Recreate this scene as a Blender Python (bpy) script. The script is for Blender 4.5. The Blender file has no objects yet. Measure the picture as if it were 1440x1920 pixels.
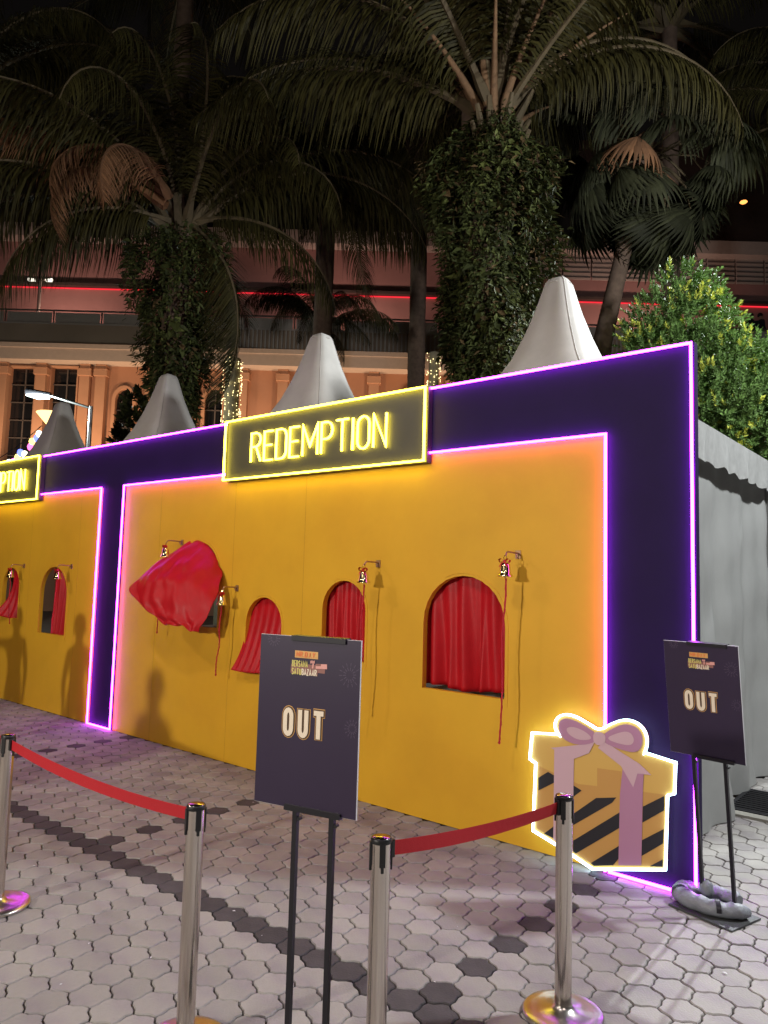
import bpy, bmesh, math, random
import numpy as np
from mathutils import Vector, Matrix
from mathutils.geometry import tessellate_polygon
random.seed(7)
rnd = random.Random(11)
C = bpy.context.scene.collection
S = bpy.context.scene
PI = math.pi
# ------------------------------------------------------------------ camera
CAMH = 1.72
RW = np.array([[0.77093844, -0.03548252, -0.63592053], [0.63630222, 0.08650478, 0.76657446], [0.02781017, -0.99561936, 0.08926746]])
FPX = 1380.0
cd = bpy.data.cameras.new('camera'); cam = bpy.data.objects.new('camera', cd); C.objects.link(cam)
cd.sensor_fit = 'VERTICAL'; cd.sensor_height = 36; cd.lens = FPX / 1920 * 36; cd.clip_end = 400; cd.clip_start = 0.05
cam.matrix_world = Matrix(((RW[0][0], -RW[0][1], -RW[0][2], 0), (RW[1][0], -RW[1][1], -RW[1][2], 0), (RW[2][0], -RW[2][1], -RW[2][2], CAMH), (0, 0, 0, 1)))
S.camera = cam
# ------------------------------------------------------------------ sky (night)
w = bpy.data.worlds.new("World"); S.world = w; w.use_nodes = True
wn = w.node_tree.nodes; bg = wn['Background']
bg.inputs[0].default_value = (0.5, 0.42, 0.40, 1); bg.inputs[1].default_value = 0.006
S.view_settings.view_transform = 'Standard'; S.view_settings.look = 'None'; S.view_settings.gamma = 1; S.view_settings.exposure = 0
S.view_settings.use_curve_mapping = False
cy = S.cycles
cy.use_denoising = True; cy.max_bounces = 6; cy.diffuse_bounces = 3; cy.glossy_bounces = 3; cy.transmission_bounces = 4
cy.sample_clamp_indirect = 4; cy.caustics_reflective = False; cy.caustics_refractive = False
# ------------------------------------------------------------------ floodlight, pole lamp and added fill lamps
def lamp(name, kind, loc, power, color, size=0.1, target=None, spot=None, blend=0.5):
    l = bpy.data.lights.new(name, kind); l.energy = power; l.color = color
    if kind == 'AREA': l.shape = 'DISK'; l.size = size
    else: l.shadow_soft_size = size
    if kind == 'SPOT': l.spot_size = math.radians(spot); l.spot_blend = blend
    o = bpy.data.objects.new(name, l); C.objects.link(o); o.location = loc
    if target is not None:
        o.rotation_euler = (Vector(target) - Vector(loc)).to_track_quat('-Z', 'Y').to_euler()
    return o
KEY = (-4.2, -5.7, 3.3)
lamp('floodlight_lamp', 'AREA', KEY, 440, (1.0, 0.92, 0.80), 0.28, (-4.6, 4.4, 1.6))
lamp('pole_lamp', 'SPOT', (-1.5, 14.2, 8.0), 5200, (0.93, 0.98, 1.0), 0.12, (-1.6, 5.5, 0.3), 95, 0.6)
FILL = [((2.6, -2.0, 6.2), 430, (1.0, 0.86, 0.82)), ((-8.5, -1.5, 6.4), 380, (1.0, 0.82, 0.74)), ((-2.6, -0.9, 6.8), 400, (1.0, 0.88, 0.84))]  # unseen overhead fill lamps, added to lift the ground and the shadows
for p, e, c in FILL: lamp('fill_lamp', 'SPOT', p, e, c, 0.22, (p[0], p[1] + 0.6, 0), 160, 0.35)
lamp('fill_lamp', 'POINT', (1.7, 6.6, 5.7), 1700, (0.95, 0.98, 1.0), 0.2)  # added lamp on the right, brightens the bush and tent side

# ------------------------------------------------------------------ pixel helpers (photo px -> points on real planes)
def ray(px, py): return RW @ np.array([px - 720, py - 960, FPX])
def onY(px, py, Y):
    r = ray(px, py); t = Y / r[1]; return (r[0] * t, r[2] * t + CAMH)
def onX(px, py, X):
    r = ray(px, py); t = X / r[0]; return Vector((X, r[1] * t, r[2] * t + CAMH))
def atD(px, py, D):
    r = ray(px, py); t = D / (r @ RW[:, 2]); return Vector((r[0] * t, r[1] * t, r[2] * t + CAMH))
def ground(px, py, z=0.0):
    r = ray(px, py); t = (z - CAMH) / r[2]; return Vector((r[0] * t, r[1] * t, z))
def proj(p):
    c = RW.T @ (np.array(p, float) - np.array([0, 0, CAMH]))
    return (c[0] / c[2] * FPX + 720, c[1] / c[2] * FPX + 960, c[2])
# ------------------------------------------------------------------ materials
def mat(name, col, rough=0.6, metal=0.0, var=0.0, vscale=6.0, bump=0.0, bscale=40.0, emit=None, estr=0.0, coat=0.0, trans=0.0, rand=0.0, spec=None, sheen=0.0, stretch=None, alpha=None, col2=None, c2scale=3.0, c2lo=0.45, c2hi=0.6):
    m = bpy.data.materials.new(name); m.use_nodes = True
    nt = m.node_tree; b = nt.nodes['Principled BSDF']; N = nt.nodes.new; L = nt.links.new
    b.inputs['Base Color'].default_value = (*col, 1); b.inputs['Roughness'].default_value = rough; b.inputs['Metallic'].default_value = metal
    if coat: b.inputs['Coat Weight'].default_value = coat; b.inputs['Coat Roughness'].default_value = 0.15
    if spec is not None: b.inputs['Specular IOR Level'].default_value = spec
    if sheen: b.inputs['Sheen Weight'].default_value = sheen
    if trans: b.inputs['Transmission Weight'].default_value = trans
    if alpha is not None: b.inputs['Alpha'].default_value = alpha
    if emit: b.inputs['Emission Color'].default_value = (*emit, 1); b.inputs['Emission Strength'].default_value = estr
    if emit and estr < 20: pass
    tc = N('ShaderNodeTexCoord'); src = tc.outputs['Object']
    if stretch:
        mp = N('ShaderNodeMapping'); mp.inputs['Scale'].default_value = stretch; L(src, mp.inputs[0]); src = mp.outputs[0]
    out = None
    if col2:
        nz = N('ShaderNodeTexNoise'); nz.inputs['Scale'].default_value = c2scale; nz.inputs['Detail'].default_value = 4; L(src, nz.inputs['Vector'])
        mr = N('ShaderNodeMapRange'); mr.inputs['From Min'].default_value = c2lo; mr.inputs['From Max'].default_value = c2hi; L(nz.outputs['Fac'], mr.inputs['Value'])
        mx = N('ShaderNodeMix'); mx.data_type = 'RGBA'; mx.inputs[6].default_value = (*col, 1); mx.inputs[7].default_value = (*col2, 1); L(mr.outputs[0], mx.inputs[0]); out = mx.outputs[2]
    if var or rand:
        hs = N('ShaderNodeHueSaturation')
        if out: L(out, hs.inputs['Color'])
        else: hs.inputs['Color'].default_value = (*col, 1)
        val = None
        if var:
            nz = N('ShaderNodeTexNoise'); nz.inputs['Scale'].default_value = vscale; nz.inputs['Detail'].default_value = 6; nz.inputs['Roughness'].default_value = 0.65; L(src, nz.inputs['Vector'])
            mr = N('ShaderNodeMapRange'); mr.inputs['From Min'].default_value = 0.25; mr.inputs['From Max'].default_value = 0.75
            mr.inputs['To Min'].default_value = 1 - var; mr.inputs['To Max'].default_value = 1 + var; L(nz.outputs['Fac'], mr.inputs['Value']); val = mr.outputs[0]
        if rand:
            oi = N('ShaderNodeObjectInfo'); ge = N('ShaderNodeNewGeometry')
            ad = N('ShaderNodeMath'); ad.operation = 'ADD'; L(oi.outputs['Random'], ad.inputs[0]); L(ge.outputs['Random Per Island'], ad.inputs[1])
            fr = N('ShaderNodeMath'); fr.operation = 'FRACT'; L(ad.outputs[0], fr.inputs[0])
            m2 = N('ShaderNodeMapRange'); m2.inputs['To Min'].default_value = 1 - rand; m2.inputs['To Max'].default_value = 1 + rand; L(fr.outputs[0], m2.inputs['Value'])
            if val is not None:
                mu = N('ShaderNodeMath'); mu.operation = 'MULTIPLY'; L(val, mu.inputs[0]); L(m2.outputs[0], mu.inputs[1]); val = mu.outputs[0]
            else: val = m2.outputs[0]
        L(val, hs.inputs['Value']); out = hs.outputs['Color']
    if out: L(out, b.inputs['Base Color'])
    if bump:
        nz = N('ShaderNodeTexNoise'); nz.inputs['Scale'].default_value = bscale; nz.inputs['Detail'].default_value = 5; L(src, nz.inputs['Vector'])
        bp = N('ShaderNodeBump'); bp.inputs['Strength'].default_value = bump; bp.inputs['Distance'].default_value = 0.01; L(nz.outputs['Fac'], bp.inputs['Height']); L(bp.outputs[0], b.inputs['Normal'])
    return m
def emitmat(name, col, s=1.0):
    m = bpy.data.materials.new(name); m.use_nodes = True; nt = m.node_tree
    for n in list(nt.nodes): nt.nodes.remove(n)
    e = nt.nodes.new('ShaderNodeEmission'); e.inputs[0].default_value = (*col, 1); e.inputs[1].default_value = s
    o = nt.nodes.new('ShaderNodeOutputMaterial'); nt.links.new(e.outputs[0], o.inputs[0]); return m
M = {}
M['seam'] = mat('panel_seam', (0.42, 0.215, 0.012), 0.7)
M['yellow'] = mat('yellow_paint', (0.72, 0.395, 0.024), 0.55, var=0.07, vscale=1.6, col2=(0.69, 0.365, 0.022), c2scale=0.9, bump=0.05, bscale=60, spec=0.3)
M['navy'] = mat('navy_paint', (0.017, 0.009, 0.046), 0.65, var=0.12, vscale=3, bump=0.05, bscale=50, spec=0.12)
M['trim'] = mat('yellow_trim', (0.78, 0.44, 0.02), 0.45)
M['ply'] = mat('raw_plywood', (0.36, 0.24, 0.13), 0.75, var=0.15)
M['purple'] = emitmat('purple_neon', (0.60, 0.035, 1.0), 26.0)
M['yneon'] = emitmat('yellow_neon', (1.0, 0.80, 0.05), 15.0)
M['wneon'] = emitmat('white_neon', (0.58, 0.84, 1.0), 8.5)
M['signboard'] = mat('sign_board', (0.060, 0.055, 0.045), 0.5, var=0.1)
M['satin'] = mat('red_satin', (0.46, 0.008, 0.014), 0.46, var=0.08, vscale=5, bump=0.15, bscale=30, spec=0.25)
M['rope'] = mat('red_rope', (0.48, 0.012, 0.02), 0.7, bump=0.5, bscale=160)
M['ribbon'] = mat('red_ribbon', (0.55, 0.012, 0.03), 0.4)
M['brass'] = mat('brass', (0.86, 0.68, 0.34), 0.16, 1.0, var=0.05)
M['bracket'] = mat('bracket_metal', (0.42, 0.26, 0.14), 0.4, 0.7)
M['steel'] = mat('stanchion_steel', (0.62, 0.56, 0.50), 0.17, 1.0, var=0.06, vscale=30, stretch=(1, 1, 0.03), bump=0.03, bscale=90)
M['discsteel'] = mat('base_steel', (0.70, 0.67, 0.62), 0.28, 1.0, var=0.12, vscale=14, bump=0.12, bscale=25)
M['black'] = mat('black_plastic', (0.012, 0.012, 0.013), 0.4)
M['belt'] = mat('red_belt', (0.46, 0.008, 0.016), 0.62, bump=0.25, bscale=260)
M['board'] = mat('printed_board', (0.026, 0.015, 0.044), 0.40, var=0.08, vscale=4, spec=0.45)
M['boardedge'] = mat('foam_edge', (0.62, 0.62, 0.66), 0.6)
M['darkmetal'] = mat('dark_metal', (0.022, 0.021, 0.026), 0.38, 0.4)
M['cream'] = mat('print_cream', (0.85, 0.74, 0.58), 0.5)
M['gold'] = mat('print_gold', (0.72, 0.40, 0.12), 0.5)
M['darkprint'] = mat('print_dark', (0.10, 0.05, 0.02), 0.5)
M['orangeprint'] = mat('print_orange', (0.75, 0.20, 0.05), 0.5)
M['limeprint'] = mat('print_lime', (0.70, 0.62, 0.18), 0.5)
M['pinkprint'] = mat('print_pink', (0.75, 0.36, 0.32), 0.5)
M['brownprint'] = mat('print_brown', (0.28, 0.12, 0.10), 0.5)
M['faint'] = mat('print_faint', (0.085, 0.06, 0.11), 0.5)
M['paver'] = mat('light_paver', (0.330, 0.315, 0.295), 0.82, var=0.16, vscale=5, bump=0.3, bscale=90, rand=0.12, col2=(0.27, 0.25, 0.252), c2scale=3.5)
M['darkpaver'] = mat('dark_paver', (0.062, 0.056, 0.060), 0.85, var=0.25, vscale=9, bump=0.4, bscale=90, rand=0.2)
M['joint'] = mat('joint_sand', (0.085, 0.068, 0.058), 0.95, var=0.4, vscale=12, bump=0.5, bscale=60)
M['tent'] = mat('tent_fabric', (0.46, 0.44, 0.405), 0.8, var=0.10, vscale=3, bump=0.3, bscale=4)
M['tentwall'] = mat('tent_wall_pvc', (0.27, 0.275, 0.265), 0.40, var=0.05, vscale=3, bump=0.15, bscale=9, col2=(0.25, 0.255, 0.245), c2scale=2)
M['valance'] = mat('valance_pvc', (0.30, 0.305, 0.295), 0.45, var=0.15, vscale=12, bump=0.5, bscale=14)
M['alum'] = mat('aluminium', (0.6, 0.6, 0.6), 0.35, 0.9)
M['sandbag'] = mat('grey_sandbag', (0.20, 0.215, 0.24), 0.5, var=0.2, bump=1.0, bscale=22)
M['plate'] = mat('base_plate', (0.07, 0.075, 0.075), 0.55, 0.3, bump=0.3, bscale=120)
M['terra'] = mat('terracotta_wall', (0.40, 0.20, 0.12), 0.8, var=0.12, vscale=0.6, bump=0.2, bscale=3)
M['terra2'] = mat('pilaster_paint', (0.48, 0.26, 0.16), 0.8, var=0.10, vscale=0.8)
M['cornice'] = mat('cornice_paint', (0.46, 0.38, 0.33), 0.7, var=0.08)
M['mauve'] = mat('upper_wall_paint', (0.36, 0.19, 0.17), 0.8, var=0.15, vscale=0.5)
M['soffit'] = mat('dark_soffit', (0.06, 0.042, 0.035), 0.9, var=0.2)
M['fascia'] = mat('fascia_paint', (0.40, 0.28, 0.20), 0.85, var=0.15, vscale=0.5)
M['lit_bark'] = mat('lightened_bark', (0.42, 0.36, 0.24), 0.85, var=0.2)  # bark colour lightened to stand in for the fairy lights' glow
M['petiole'] = mat('petiole', (0.19, 0.105, 0.05), 0.8, var=0.4, vscale=9, bump=0.4)
M['glass'] = mat('dark_glass', (0.012, 0.013, 0.016), 0.12, spec=0.6)
M['mullion'] = mat('window_bars', (0.10, 0.085, 0.08), 0.6)
M['redled'] = emitmat('red_led', (1.0, 0.03, 0.05), 1.1)
M['bulb'] = emitmat('fairy_bulb', (1.0, 0.82, 0.38), 4.0)
M['lampwhite'] = emitmat('lamp_face', (0.80, 1.0, 0.92), 9.0)
M['lampwarm'] = emitmat('warm_lamp_face', (1.0, 0.62, 0.22), 3.2)
M['lampterrace'] = emitmat('terrace_lamp_face', (1.0, 0.92, 0.75), 2.0)
M['lamporange'] = emitmat('orange_lamp_face', (1.0, 0.35, 0.08), 2.5)
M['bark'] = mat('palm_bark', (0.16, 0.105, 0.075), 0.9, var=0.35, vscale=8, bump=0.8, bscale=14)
M['stalk'] = mat('frond_stalk', (0.11, 0.08, 0.04), 0.75, var=0.3)
M['frond'] = mat('frond_green', (0.040, 0.034, 0.008), 0.65, rand=0.45, spec=0.25)
M['deadfrond'] = mat('frond_dry', (0.23, 0.11, 0.05), 0.85, rand=0.4)
M['fan'] = mat('fan_leaf', (0.034, 0.036, 0.017), 0.7, rand=0.5, spec=0.25)
M['vine'] = mat('vine_leaf', (0.050, 0.060, 0.017), 0.65, rand=0.6, spec=0.3)
M['vine_light'] = mat('vine_leaf_light', (0.095, 0.11, 0.03), 0.6, rand=0.5, spec=0.3)
M['vine_dry'] = mat('vine_leaf_dry', (0.10, 0.065, 0.028), 0.8, rand=0.5, spec=0.2)
M['bush'] = mat('bush_leaf', (0.12, 0.21, 0.055), 0.6, rand=0.5, spec=0.3)
M['tip'] = mat('new_leaf', (0.46, 0.50, 0.08), 0.6, rand=0.3, spec=0.3)
M['skin'] = mat('skin', (0.42, 0.24, 0.16), 0.55)
M['cloth1'] = mat('dark_cloth', (0.02, 0.02, 0.03), 0.85, bump=0.2)
M['cloth2'] = mat('blue_denim', (0.04, 0.06, 0.11), 0.85, bump=0.2)
M['cloth3'] = mat('grey_cloth', (0.14, 0.13, 0.13), 0.85, bump=0.2)
M['hair'] = mat('black_hair', (0.012, 0.009, 0.008), 0.5)
M['boxyellow'] = mat('gift_yellow', (0.68, 0.42, 0.10), 0.5)
M['boxorange'] = mat('gift_orange', (0.58, 0.31, 0.08), 0.5)
M['boxblack'] = mat('gift_black', (0.010, 0.009, 0.014), 0.5)
M['boxpink'] = mat('gift_pink', (0.46, 0.22, 0.35), 0.5)
M['boxpink2'] = mat('gift_pink_light', (0.62, 0.41, 0.47), 0.5)
M['boxedge'] = mat('board_edge', (0.55, 0.5, 0.42), 0.6)
M['grate'] = mat('grate_metal', (0.03, 0.03, 0.035), 0.5, 0.5)
M['kerb'] = mat('kerb_stone', (0.34, 0.33, 0.29), 0.85, var=0.15, bump=0.3)
M['tablew'] = mat('white_table', (0.6, 0.6, 0.6), 0.5)

# ------------------------------------------------------------------ object helpers
class MB:
    def __init__(s): s.v = []; s.f = []; s.m = []; s.cur = 0
    def poly(s, pts, m=None):
        n = len(s.v); s.v += [tuple(p) for p in pts]; s.f.append(tuple(range(n, n + len(pts)))); s.m.append(s.cur if m is None else m)
    def grid(s, P, closed_u=False, closed_v=False):
        n = len(s.v); a = len(P); b = len(P[0])
        for r in P: s.v += [tuple(p) for p in r]
        for i in range(a if closed_u else a - 1):
            for j in range(b if closed_v else b - 1):
                s.f.append((n + i * b + j, n + ((i + 1) % a) * b + j, n + ((i + 1) % a) * b + (j + 1) % b, n + i * b + (j + 1) % b)); s.m.append(s.cur)
    def box(s, c, d, rz=0.0):
        cx, cy_, cz = c; hx, hy, hz = d[0] / 2, d[1] / 2, d[2] / 2; n = len(s.v); ca, sa = math.cos(rz), math.sin(rz)
        for x in (-hx, hx):
            for y in (-hy, hy):
                for z in (-hz, hz): s.v.append((cx + x * ca - y * sa, cy_ + x * sa + y * ca, cz + z))
        for f in ((0, 1, 3, 2), (4, 6, 7, 5), (0, 4, 5, 1), (2, 3, 7, 6), (0, 2, 6, 4), (1, 5, 7, 3)): s.f.append(tuple(n + i for i in f)); s.m.append(s.cur)
    def tube(s, pts, r, seg=8, cap=True):
        pts = [Vector(p) for p in pts]; rs = r if isinstance(r, (list, tuple)) else [r] * len(pts)
        rings = []; up = Vector((0, 0, 1)); prev = None
        for i, p in enumerate(pts):
            t = (pts[min(i + 1, len(pts) - 1)] - pts[max(i - 1, 0)]).normalized()
            if prev is None:
                a = t.cross(up if abs(t.z) < 0.95 else Vector((1, 0, 0))).normalized()
            else: a = (prev - t * prev.dot(t)).normalized()
            prev = a; b_ = t.cross(a)
            rings.append([p + (a * math.cos(2 * PI * k / seg) + b_ * math.sin(2 * PI * k / seg)) * rs[i] for k in range(seg)])
        s.grid(rings, closed_v=True)
        if cap: s.poly(rings[0][::-1]); s.poly(rings[-1])
    def lathe(s, prof, c=(0, 0, 0), seg=32):
        rings = [[(c[0] + r * math.cos(2 * PI * k / seg), c[1] + r * math.sin(2 * PI * k / seg), c[2] + z) for k in range(seg)] for r, z in prof]
        s.grid(rings, closed_v=True)
        if prof[0][0] > 1e-4: s.poly(rings[0][::-1])
        if prof[-1][0] > 1e-4: s.poly(rings[-1])
    def build(s, name, m, parent=None, smooth=False, bevel=0.0):
        me = bpy.data.meshes.new(name); me.from_pydata(s.v, [], s.f)
        ms = m if isinstance(m, (list, tuple)) else [m]
        for k in ms: me.materials.append(M[k] if isinstance(k, str) else k)
        if len(ms) > 1: me.polygons.foreach_set('material_index', s.m)
        if smooth: me.polygons.foreach_set('use_smooth', [True] * len(me.polygons))
        me.validate(); me.update()
        o = bpy.data.objects.new(name, me); C.objects.link(o)
        if parent: o.parent = parent
        if bevel:
            md = o.modifiers.new('b', 'BEVEL'); md.width = bevel; md.segments = 2; md.limit_method = 'ANGLE'; md.angle_limit = 0.6
        return o
def tag(o, label=None, cat=None, group=None, kind=None):
    if label: o['label'] = label
    if cat: o['category'] = cat
    if group: o['group'] = group
    if kind: o['kind'] = kind
    return o
def empty(name, loc=(0, 0, 0), rz=0.0):
    o = bpy.data.objects.new(name, None); C.objects.link(o); o.location = loc; o.rotation_euler = (0, 0, rz); o.empty_display_size = 0.1; return o
def copy_tree(o, parent=None):
    c = o.copy(); C.objects.link(c); c.parent = parent
    for ch in list(o.children): copy_tree(ch, c)
    return c
def fixn(o):
    bm = bmesh.new(); bm.from_mesh(o.data); bmesh.ops.recalc_face_normals(bm, faces=bm.faces); bm.to_mesh(o.data); bm.free(); return o
# ribbons: flat strokes given as 2-D paths, returned as left/right offsets
def offs(pts, wd, closed):
    n = len(pts); out = []
    for i in range(n):
        p = Vector(pts[i]); a = Vector(pts[(i - 1) % n]) if (closed or i > 0) else None; b = Vector(pts[(i + 1) % n]) if (closed or i < n - 1) else None
        d1 = (p - a).normalized() if a is not None else None; d2 = (b - p).normalized() if b is not None else None
        if d1 is None: d1 = d2
        if d2 is None: d2 = d1
        n1 = Vector((-d1.y, d1.x)); n2 = Vector((-d2.y, d2.x)); nn = (n1 + n2)
        if nn.length < 1e-6: nn = n1
        nn.normalize(); k = min(1 / max(nn.dot(n1), 0.25), 2.2)
        out.append((p + nn * wd / 2 * k, p - nn * wd / 2 * k))
    return out
def ribbon(mb, pts, wd, f, d0, d1, closed=False, ends=0.0):
    """prism along a 2-D path; f(x, z, d) maps to 3-D, d0 back, d1 front"""
    if ends and not closed:
        p = [Vector(q) for q in pts]; p[0] = p[0] + (p[0] - p[1]).normalized() * ends; p[-1] = p[-1] + (p[-1] - p[-2]).normalized() * ends; pts = [tuple(q) for q in p]
    o = offs(pts, wd, closed)
    rows = [[f(a.x, a.y, d0), f(a.x, a.y, d1), f(b.x, b.y, d1), f(b.x, b.y, d0)] for a, b in o]
    mb.grid(rows, closed_u=closed, closed_v=True)
    if not closed: mb.poly(rows[0][::-1]); mb.poly(rows[-1])
def arc(cx, cy_, rx, ry, a0, a1, n=7):
    return [(cx + rx * math.cos(math.radians(a0 + (a1 - a0) * i / (n - 1))), cy_ + ry * math.sin(math.radians(a0 + (a1 - a0) * i / (n - 1)))) for i in range(n)]
GL = {
 'R': (.54, [([(0, 0), (0, 1), (.26, 1)] + arc(.26, .76, .25, .24, 80, -80) + [(.26, .52), (0.02, .52)], 0), ([(.27, .52), (.54, 0)], 0)]),
 'E': (.46, [([(.46, 1), (0, 1), (0, 0), (.46, 0)], 0), ([(0.02, .52), (.40, .52)], 0)]),
 'D': (.52, [([(0, 0), (0, 1)] + arc(.26, .74, .26, .26, 90, 0) + arc(.26, .26, .26, .26, 0, -90), 1)]),
 'M': (.72, [([(0, 0), (0, 1), (.36, .30), (.72, 1), (.72, 0)], 0)]),
 'P': (.50, [([(0, 0), (0, 1), (.25, 1)] + arc(.25, .73, .26, .27, 80, -80) + [(.25, .46), (0.02, .46)], 0)]),
 'T': (.54, [([(0, 1), (.54, 1)], 0), ([(.27, .98), (.27, 0)], 0)]),
 'I': (.04, [([(.02, 0), (.02, 1)], 0)]),
 'O': (.50, [(arc(.25, .75, .25, .25, 180, 0, 9) + arc(.25, .25, .25, .25, 0, -180, 9), 1)]),
 'N': (.52, [([(0, 0), (0, 1), (.52, 0), (.52, 1)], 0)]),
 'U': (.50, [([(0, 1)] + arc(.25, .25, .25, .25, 180, 360, 9) + [(.5, 1)], 0)]),
 'B': (.50, [([(0, 0), (0, 1), (.24, 1)] + arc(.24, .77, .22, .23, 80, -80) + [(.24, .54), (.02, .54)], 0), ([(.2, .50)] + arc(.24, .26, .26, .25, 80, -80) + [(.2, 0), (.02, 0)], 0)]),
 'S': (.48, [([(.46, .82)] + arc(.24, .76, .22, .24, 20, 180, 7) + [(.06, .62), (.42, .40)] + arc(.24, .24, .24, .24, 10, -160, 7), 0)]),
 'A': (.56, [([(0, 0), (.28, 1), (.56, 0)], 0), ([(.12, .32), (.44, .32)], 0)]),
 'Z': (.48, [([(0, 1), (.46, 1), (.02, 0), (.48, 0)], 0)]),
 'Y': (.54, [([(0, 1), (.27, .48), (.54, 1)], 0), ([(.27, .46), (.27, 0)], 0)]),
 '.': (.06, [([(.03, 0), (.03, .08)], 0)]),
}
def text_width(s, h, gap, sx=1.0): return sum(GL[c][0] * h * sx for c in s) + gap * h * (len(s) - 1)
def text_ribbons(mb, s, x0, z0, h, wd, f, d0, d1, gap=0.2, sx=1.0, shear=0.0, ends=0.0):
    x = x0; k = 0
    for c in s:
        wg, strokes = GL[c]
        for path, closed in strokes:
            pts = [(x + a * h * sx + b * h * shear, z0 + b * h) for a, b in path]
            e = 0.00012 * (k % 7); k += 1
            ribbon(mb, pts, wd, f, d0, d1 + (e if d1 > d0 else -e), bool(closed), ends)
        x += wg * h * sx + gap * h
    return x
# ================================================================== GROUND
Y0 = 4.424                      # front face of the stall wall
g = MB(); g.box((0, 0, -0.06), (300, 300, 0.08)); g = g.build('ground', 'joint'); tag(g, kind='structure')
PX, PY = 0.1607, 0.1402
def paver_mesh(name, seed, m):
    r = random.Random(seed); R = PX / math.sqrt(3); pts = []
    cs = [(R * math.cos(math.radians(90 + 60 * i)), R * math.sin(math.radians(90 + 60 * i))) for i in range(6)]
    for i in range(6):
        a = Vector(cs[i]); b = Vector(cs[(i + 1) % 6]); d = (b - a).normalized(); nrm = Vector((d.y, -d.x))
        if nrm.dot(a + b) < 0: nrm = -nrm
        s_ = 1
        for t, k in ((0, 0), (0.30, 1), (0.70, -1)):
            q = a.lerp(b, t) + nrm * (0.0050 * k * s_); pts.append(q)
    mb = MB(); gap = 0.958
    jit = [1 + r.uniform(-.008, .006) for _ in pts]
    top = [(p.x * gap * 0.955 * j, p.y * gap * 0.955 * j, 0) for p, j in zip(pts, jit)]
    low = [(p.x * gap * j, p.y * gap * j, -0.0045) for p, j in zip(pts, jit)]
    bot = [(p.x * gap * j, p.y * gap * j, -0.022) for p, j in zip(pts, jit)]
    n = len(top); mb.v = top + low + bot; mb.f = [tuple(range(n))]
    for i in range(n):
        mb.f.append((i, n + i, n + (i + 1) % n, (i + 1) % n)); mb.f.append((n + i, 2 * n + i, 2 * n + (i + 1) % n, n + (i + 1) % n))
    return mb
lightp = [paver_mesh('paver', 100 + i, 'paver') for i in range(4)]
allp = []
darkcols = [-7.01, -4.44, -1.87]
for k in range(-32, 46):
    y = 2.545 + PY * k
    for j in range(-90, 36):
        x = -1.769 + PX * j + (PX / 2 if k % 2 else 0)
        if x < -13.0 or x > 3.0: continue
        if y > Y0 - 0.05 and x < -1.75: continue
        if y > 8.9: continue
        if y > 6.12 and x < -1.25 and y < 7.1 and x > -2.0: pass
        dark = (k == 0) or (k > 0 and k % 2 == 1 and any(abs(x - c) < 0.06 for c in darkcols))
        a, b, d = proj((x, y, 0)); vis = d > 0.3 and -120 < a < 1560 and -100 < b < 2060
        allp.append((d if vis else 999, x, y, dark))
allp.sort(key=lambda t: t[0])
pave = empty('pavement', (0, 0, 0)); tag(pave, kind='structure')
pm = []
for i, mb in enumerate(lightp):
    me = bpy.data.meshes.new('paver'); me.from_pydata(mb.v, [], mb.f); me.materials.append(M['paver']); me.update(); pm.append(me)
pr = random.Random(5); stuffL = MB(); stuffD = MB(); nind = 0
for d, x, y, dark in allp:
    rz = pr.choice((0, PI)); tx, ty, dz = pr.gauss(0, .006), pr.gauss(0, .006), pr.gauss(0, .0012)
    i = pr.randrange(4)
    a_, b_, dd = proj((x, y, 0))
    onscreen = dd > 0.3 and -20 < a_ < 1460 and b_ < 1945
    if nind < 299 and onscreen and d < 900:
        o = bpy.data.objects.new('paver', pm[i]); C.objects.link(o); o.parent = pave; o.location = (x, y, dz); o.rotation_euler = (tx, ty, rz); nind += 1
        o.material_slots[0].link = 'OBJECT'; o.material_slots[0].material = M['darkpaver' if dark else 'paver']
    else:
        tgt = stuffD if dark else stuffL; mb = lightp[i]; n = len(tgt.v); c, s_ = math.cos(rz), math.sin(rz)
        tgt.v += [(x + p[0] * c, y + p[1] * c, p[2] + dz + tx * p[1] - ty * p[0]) for p in mb.v]; tgt.f += [tuple(n + q for q in f) for f in mb.f]; tgt.m += [0] * len(mb.f)
o = stuffL.build('light_pavers', 'paver', pave); tag(o, kind='stuff')
o = stuffD.build('dark_pavers', 'darkpaver', pave); tag(o, kind='stuff')
lm = MB(); lr = random.Random(9)
for i in range(60):
    x, y = lr.uniform(-6, 1), lr.uniform(1.4, 4.35); q = lr.uniform(.002, .007); a = lr.uniform(0, 6); c_, d_ = math.cos(a) * q, math.sin(a) * q
    lm.poly([(x + c_ * 2, y + d_ * 2, .003), (x - d_, y + c_, .005), (x - c_ * 2, y - d_ * 2, .002), (x + d_, y - c_, .004)])
lm = lm.build('litter_specks', 'boardedge', pave); lm['kind'] = 'stuff'
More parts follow.
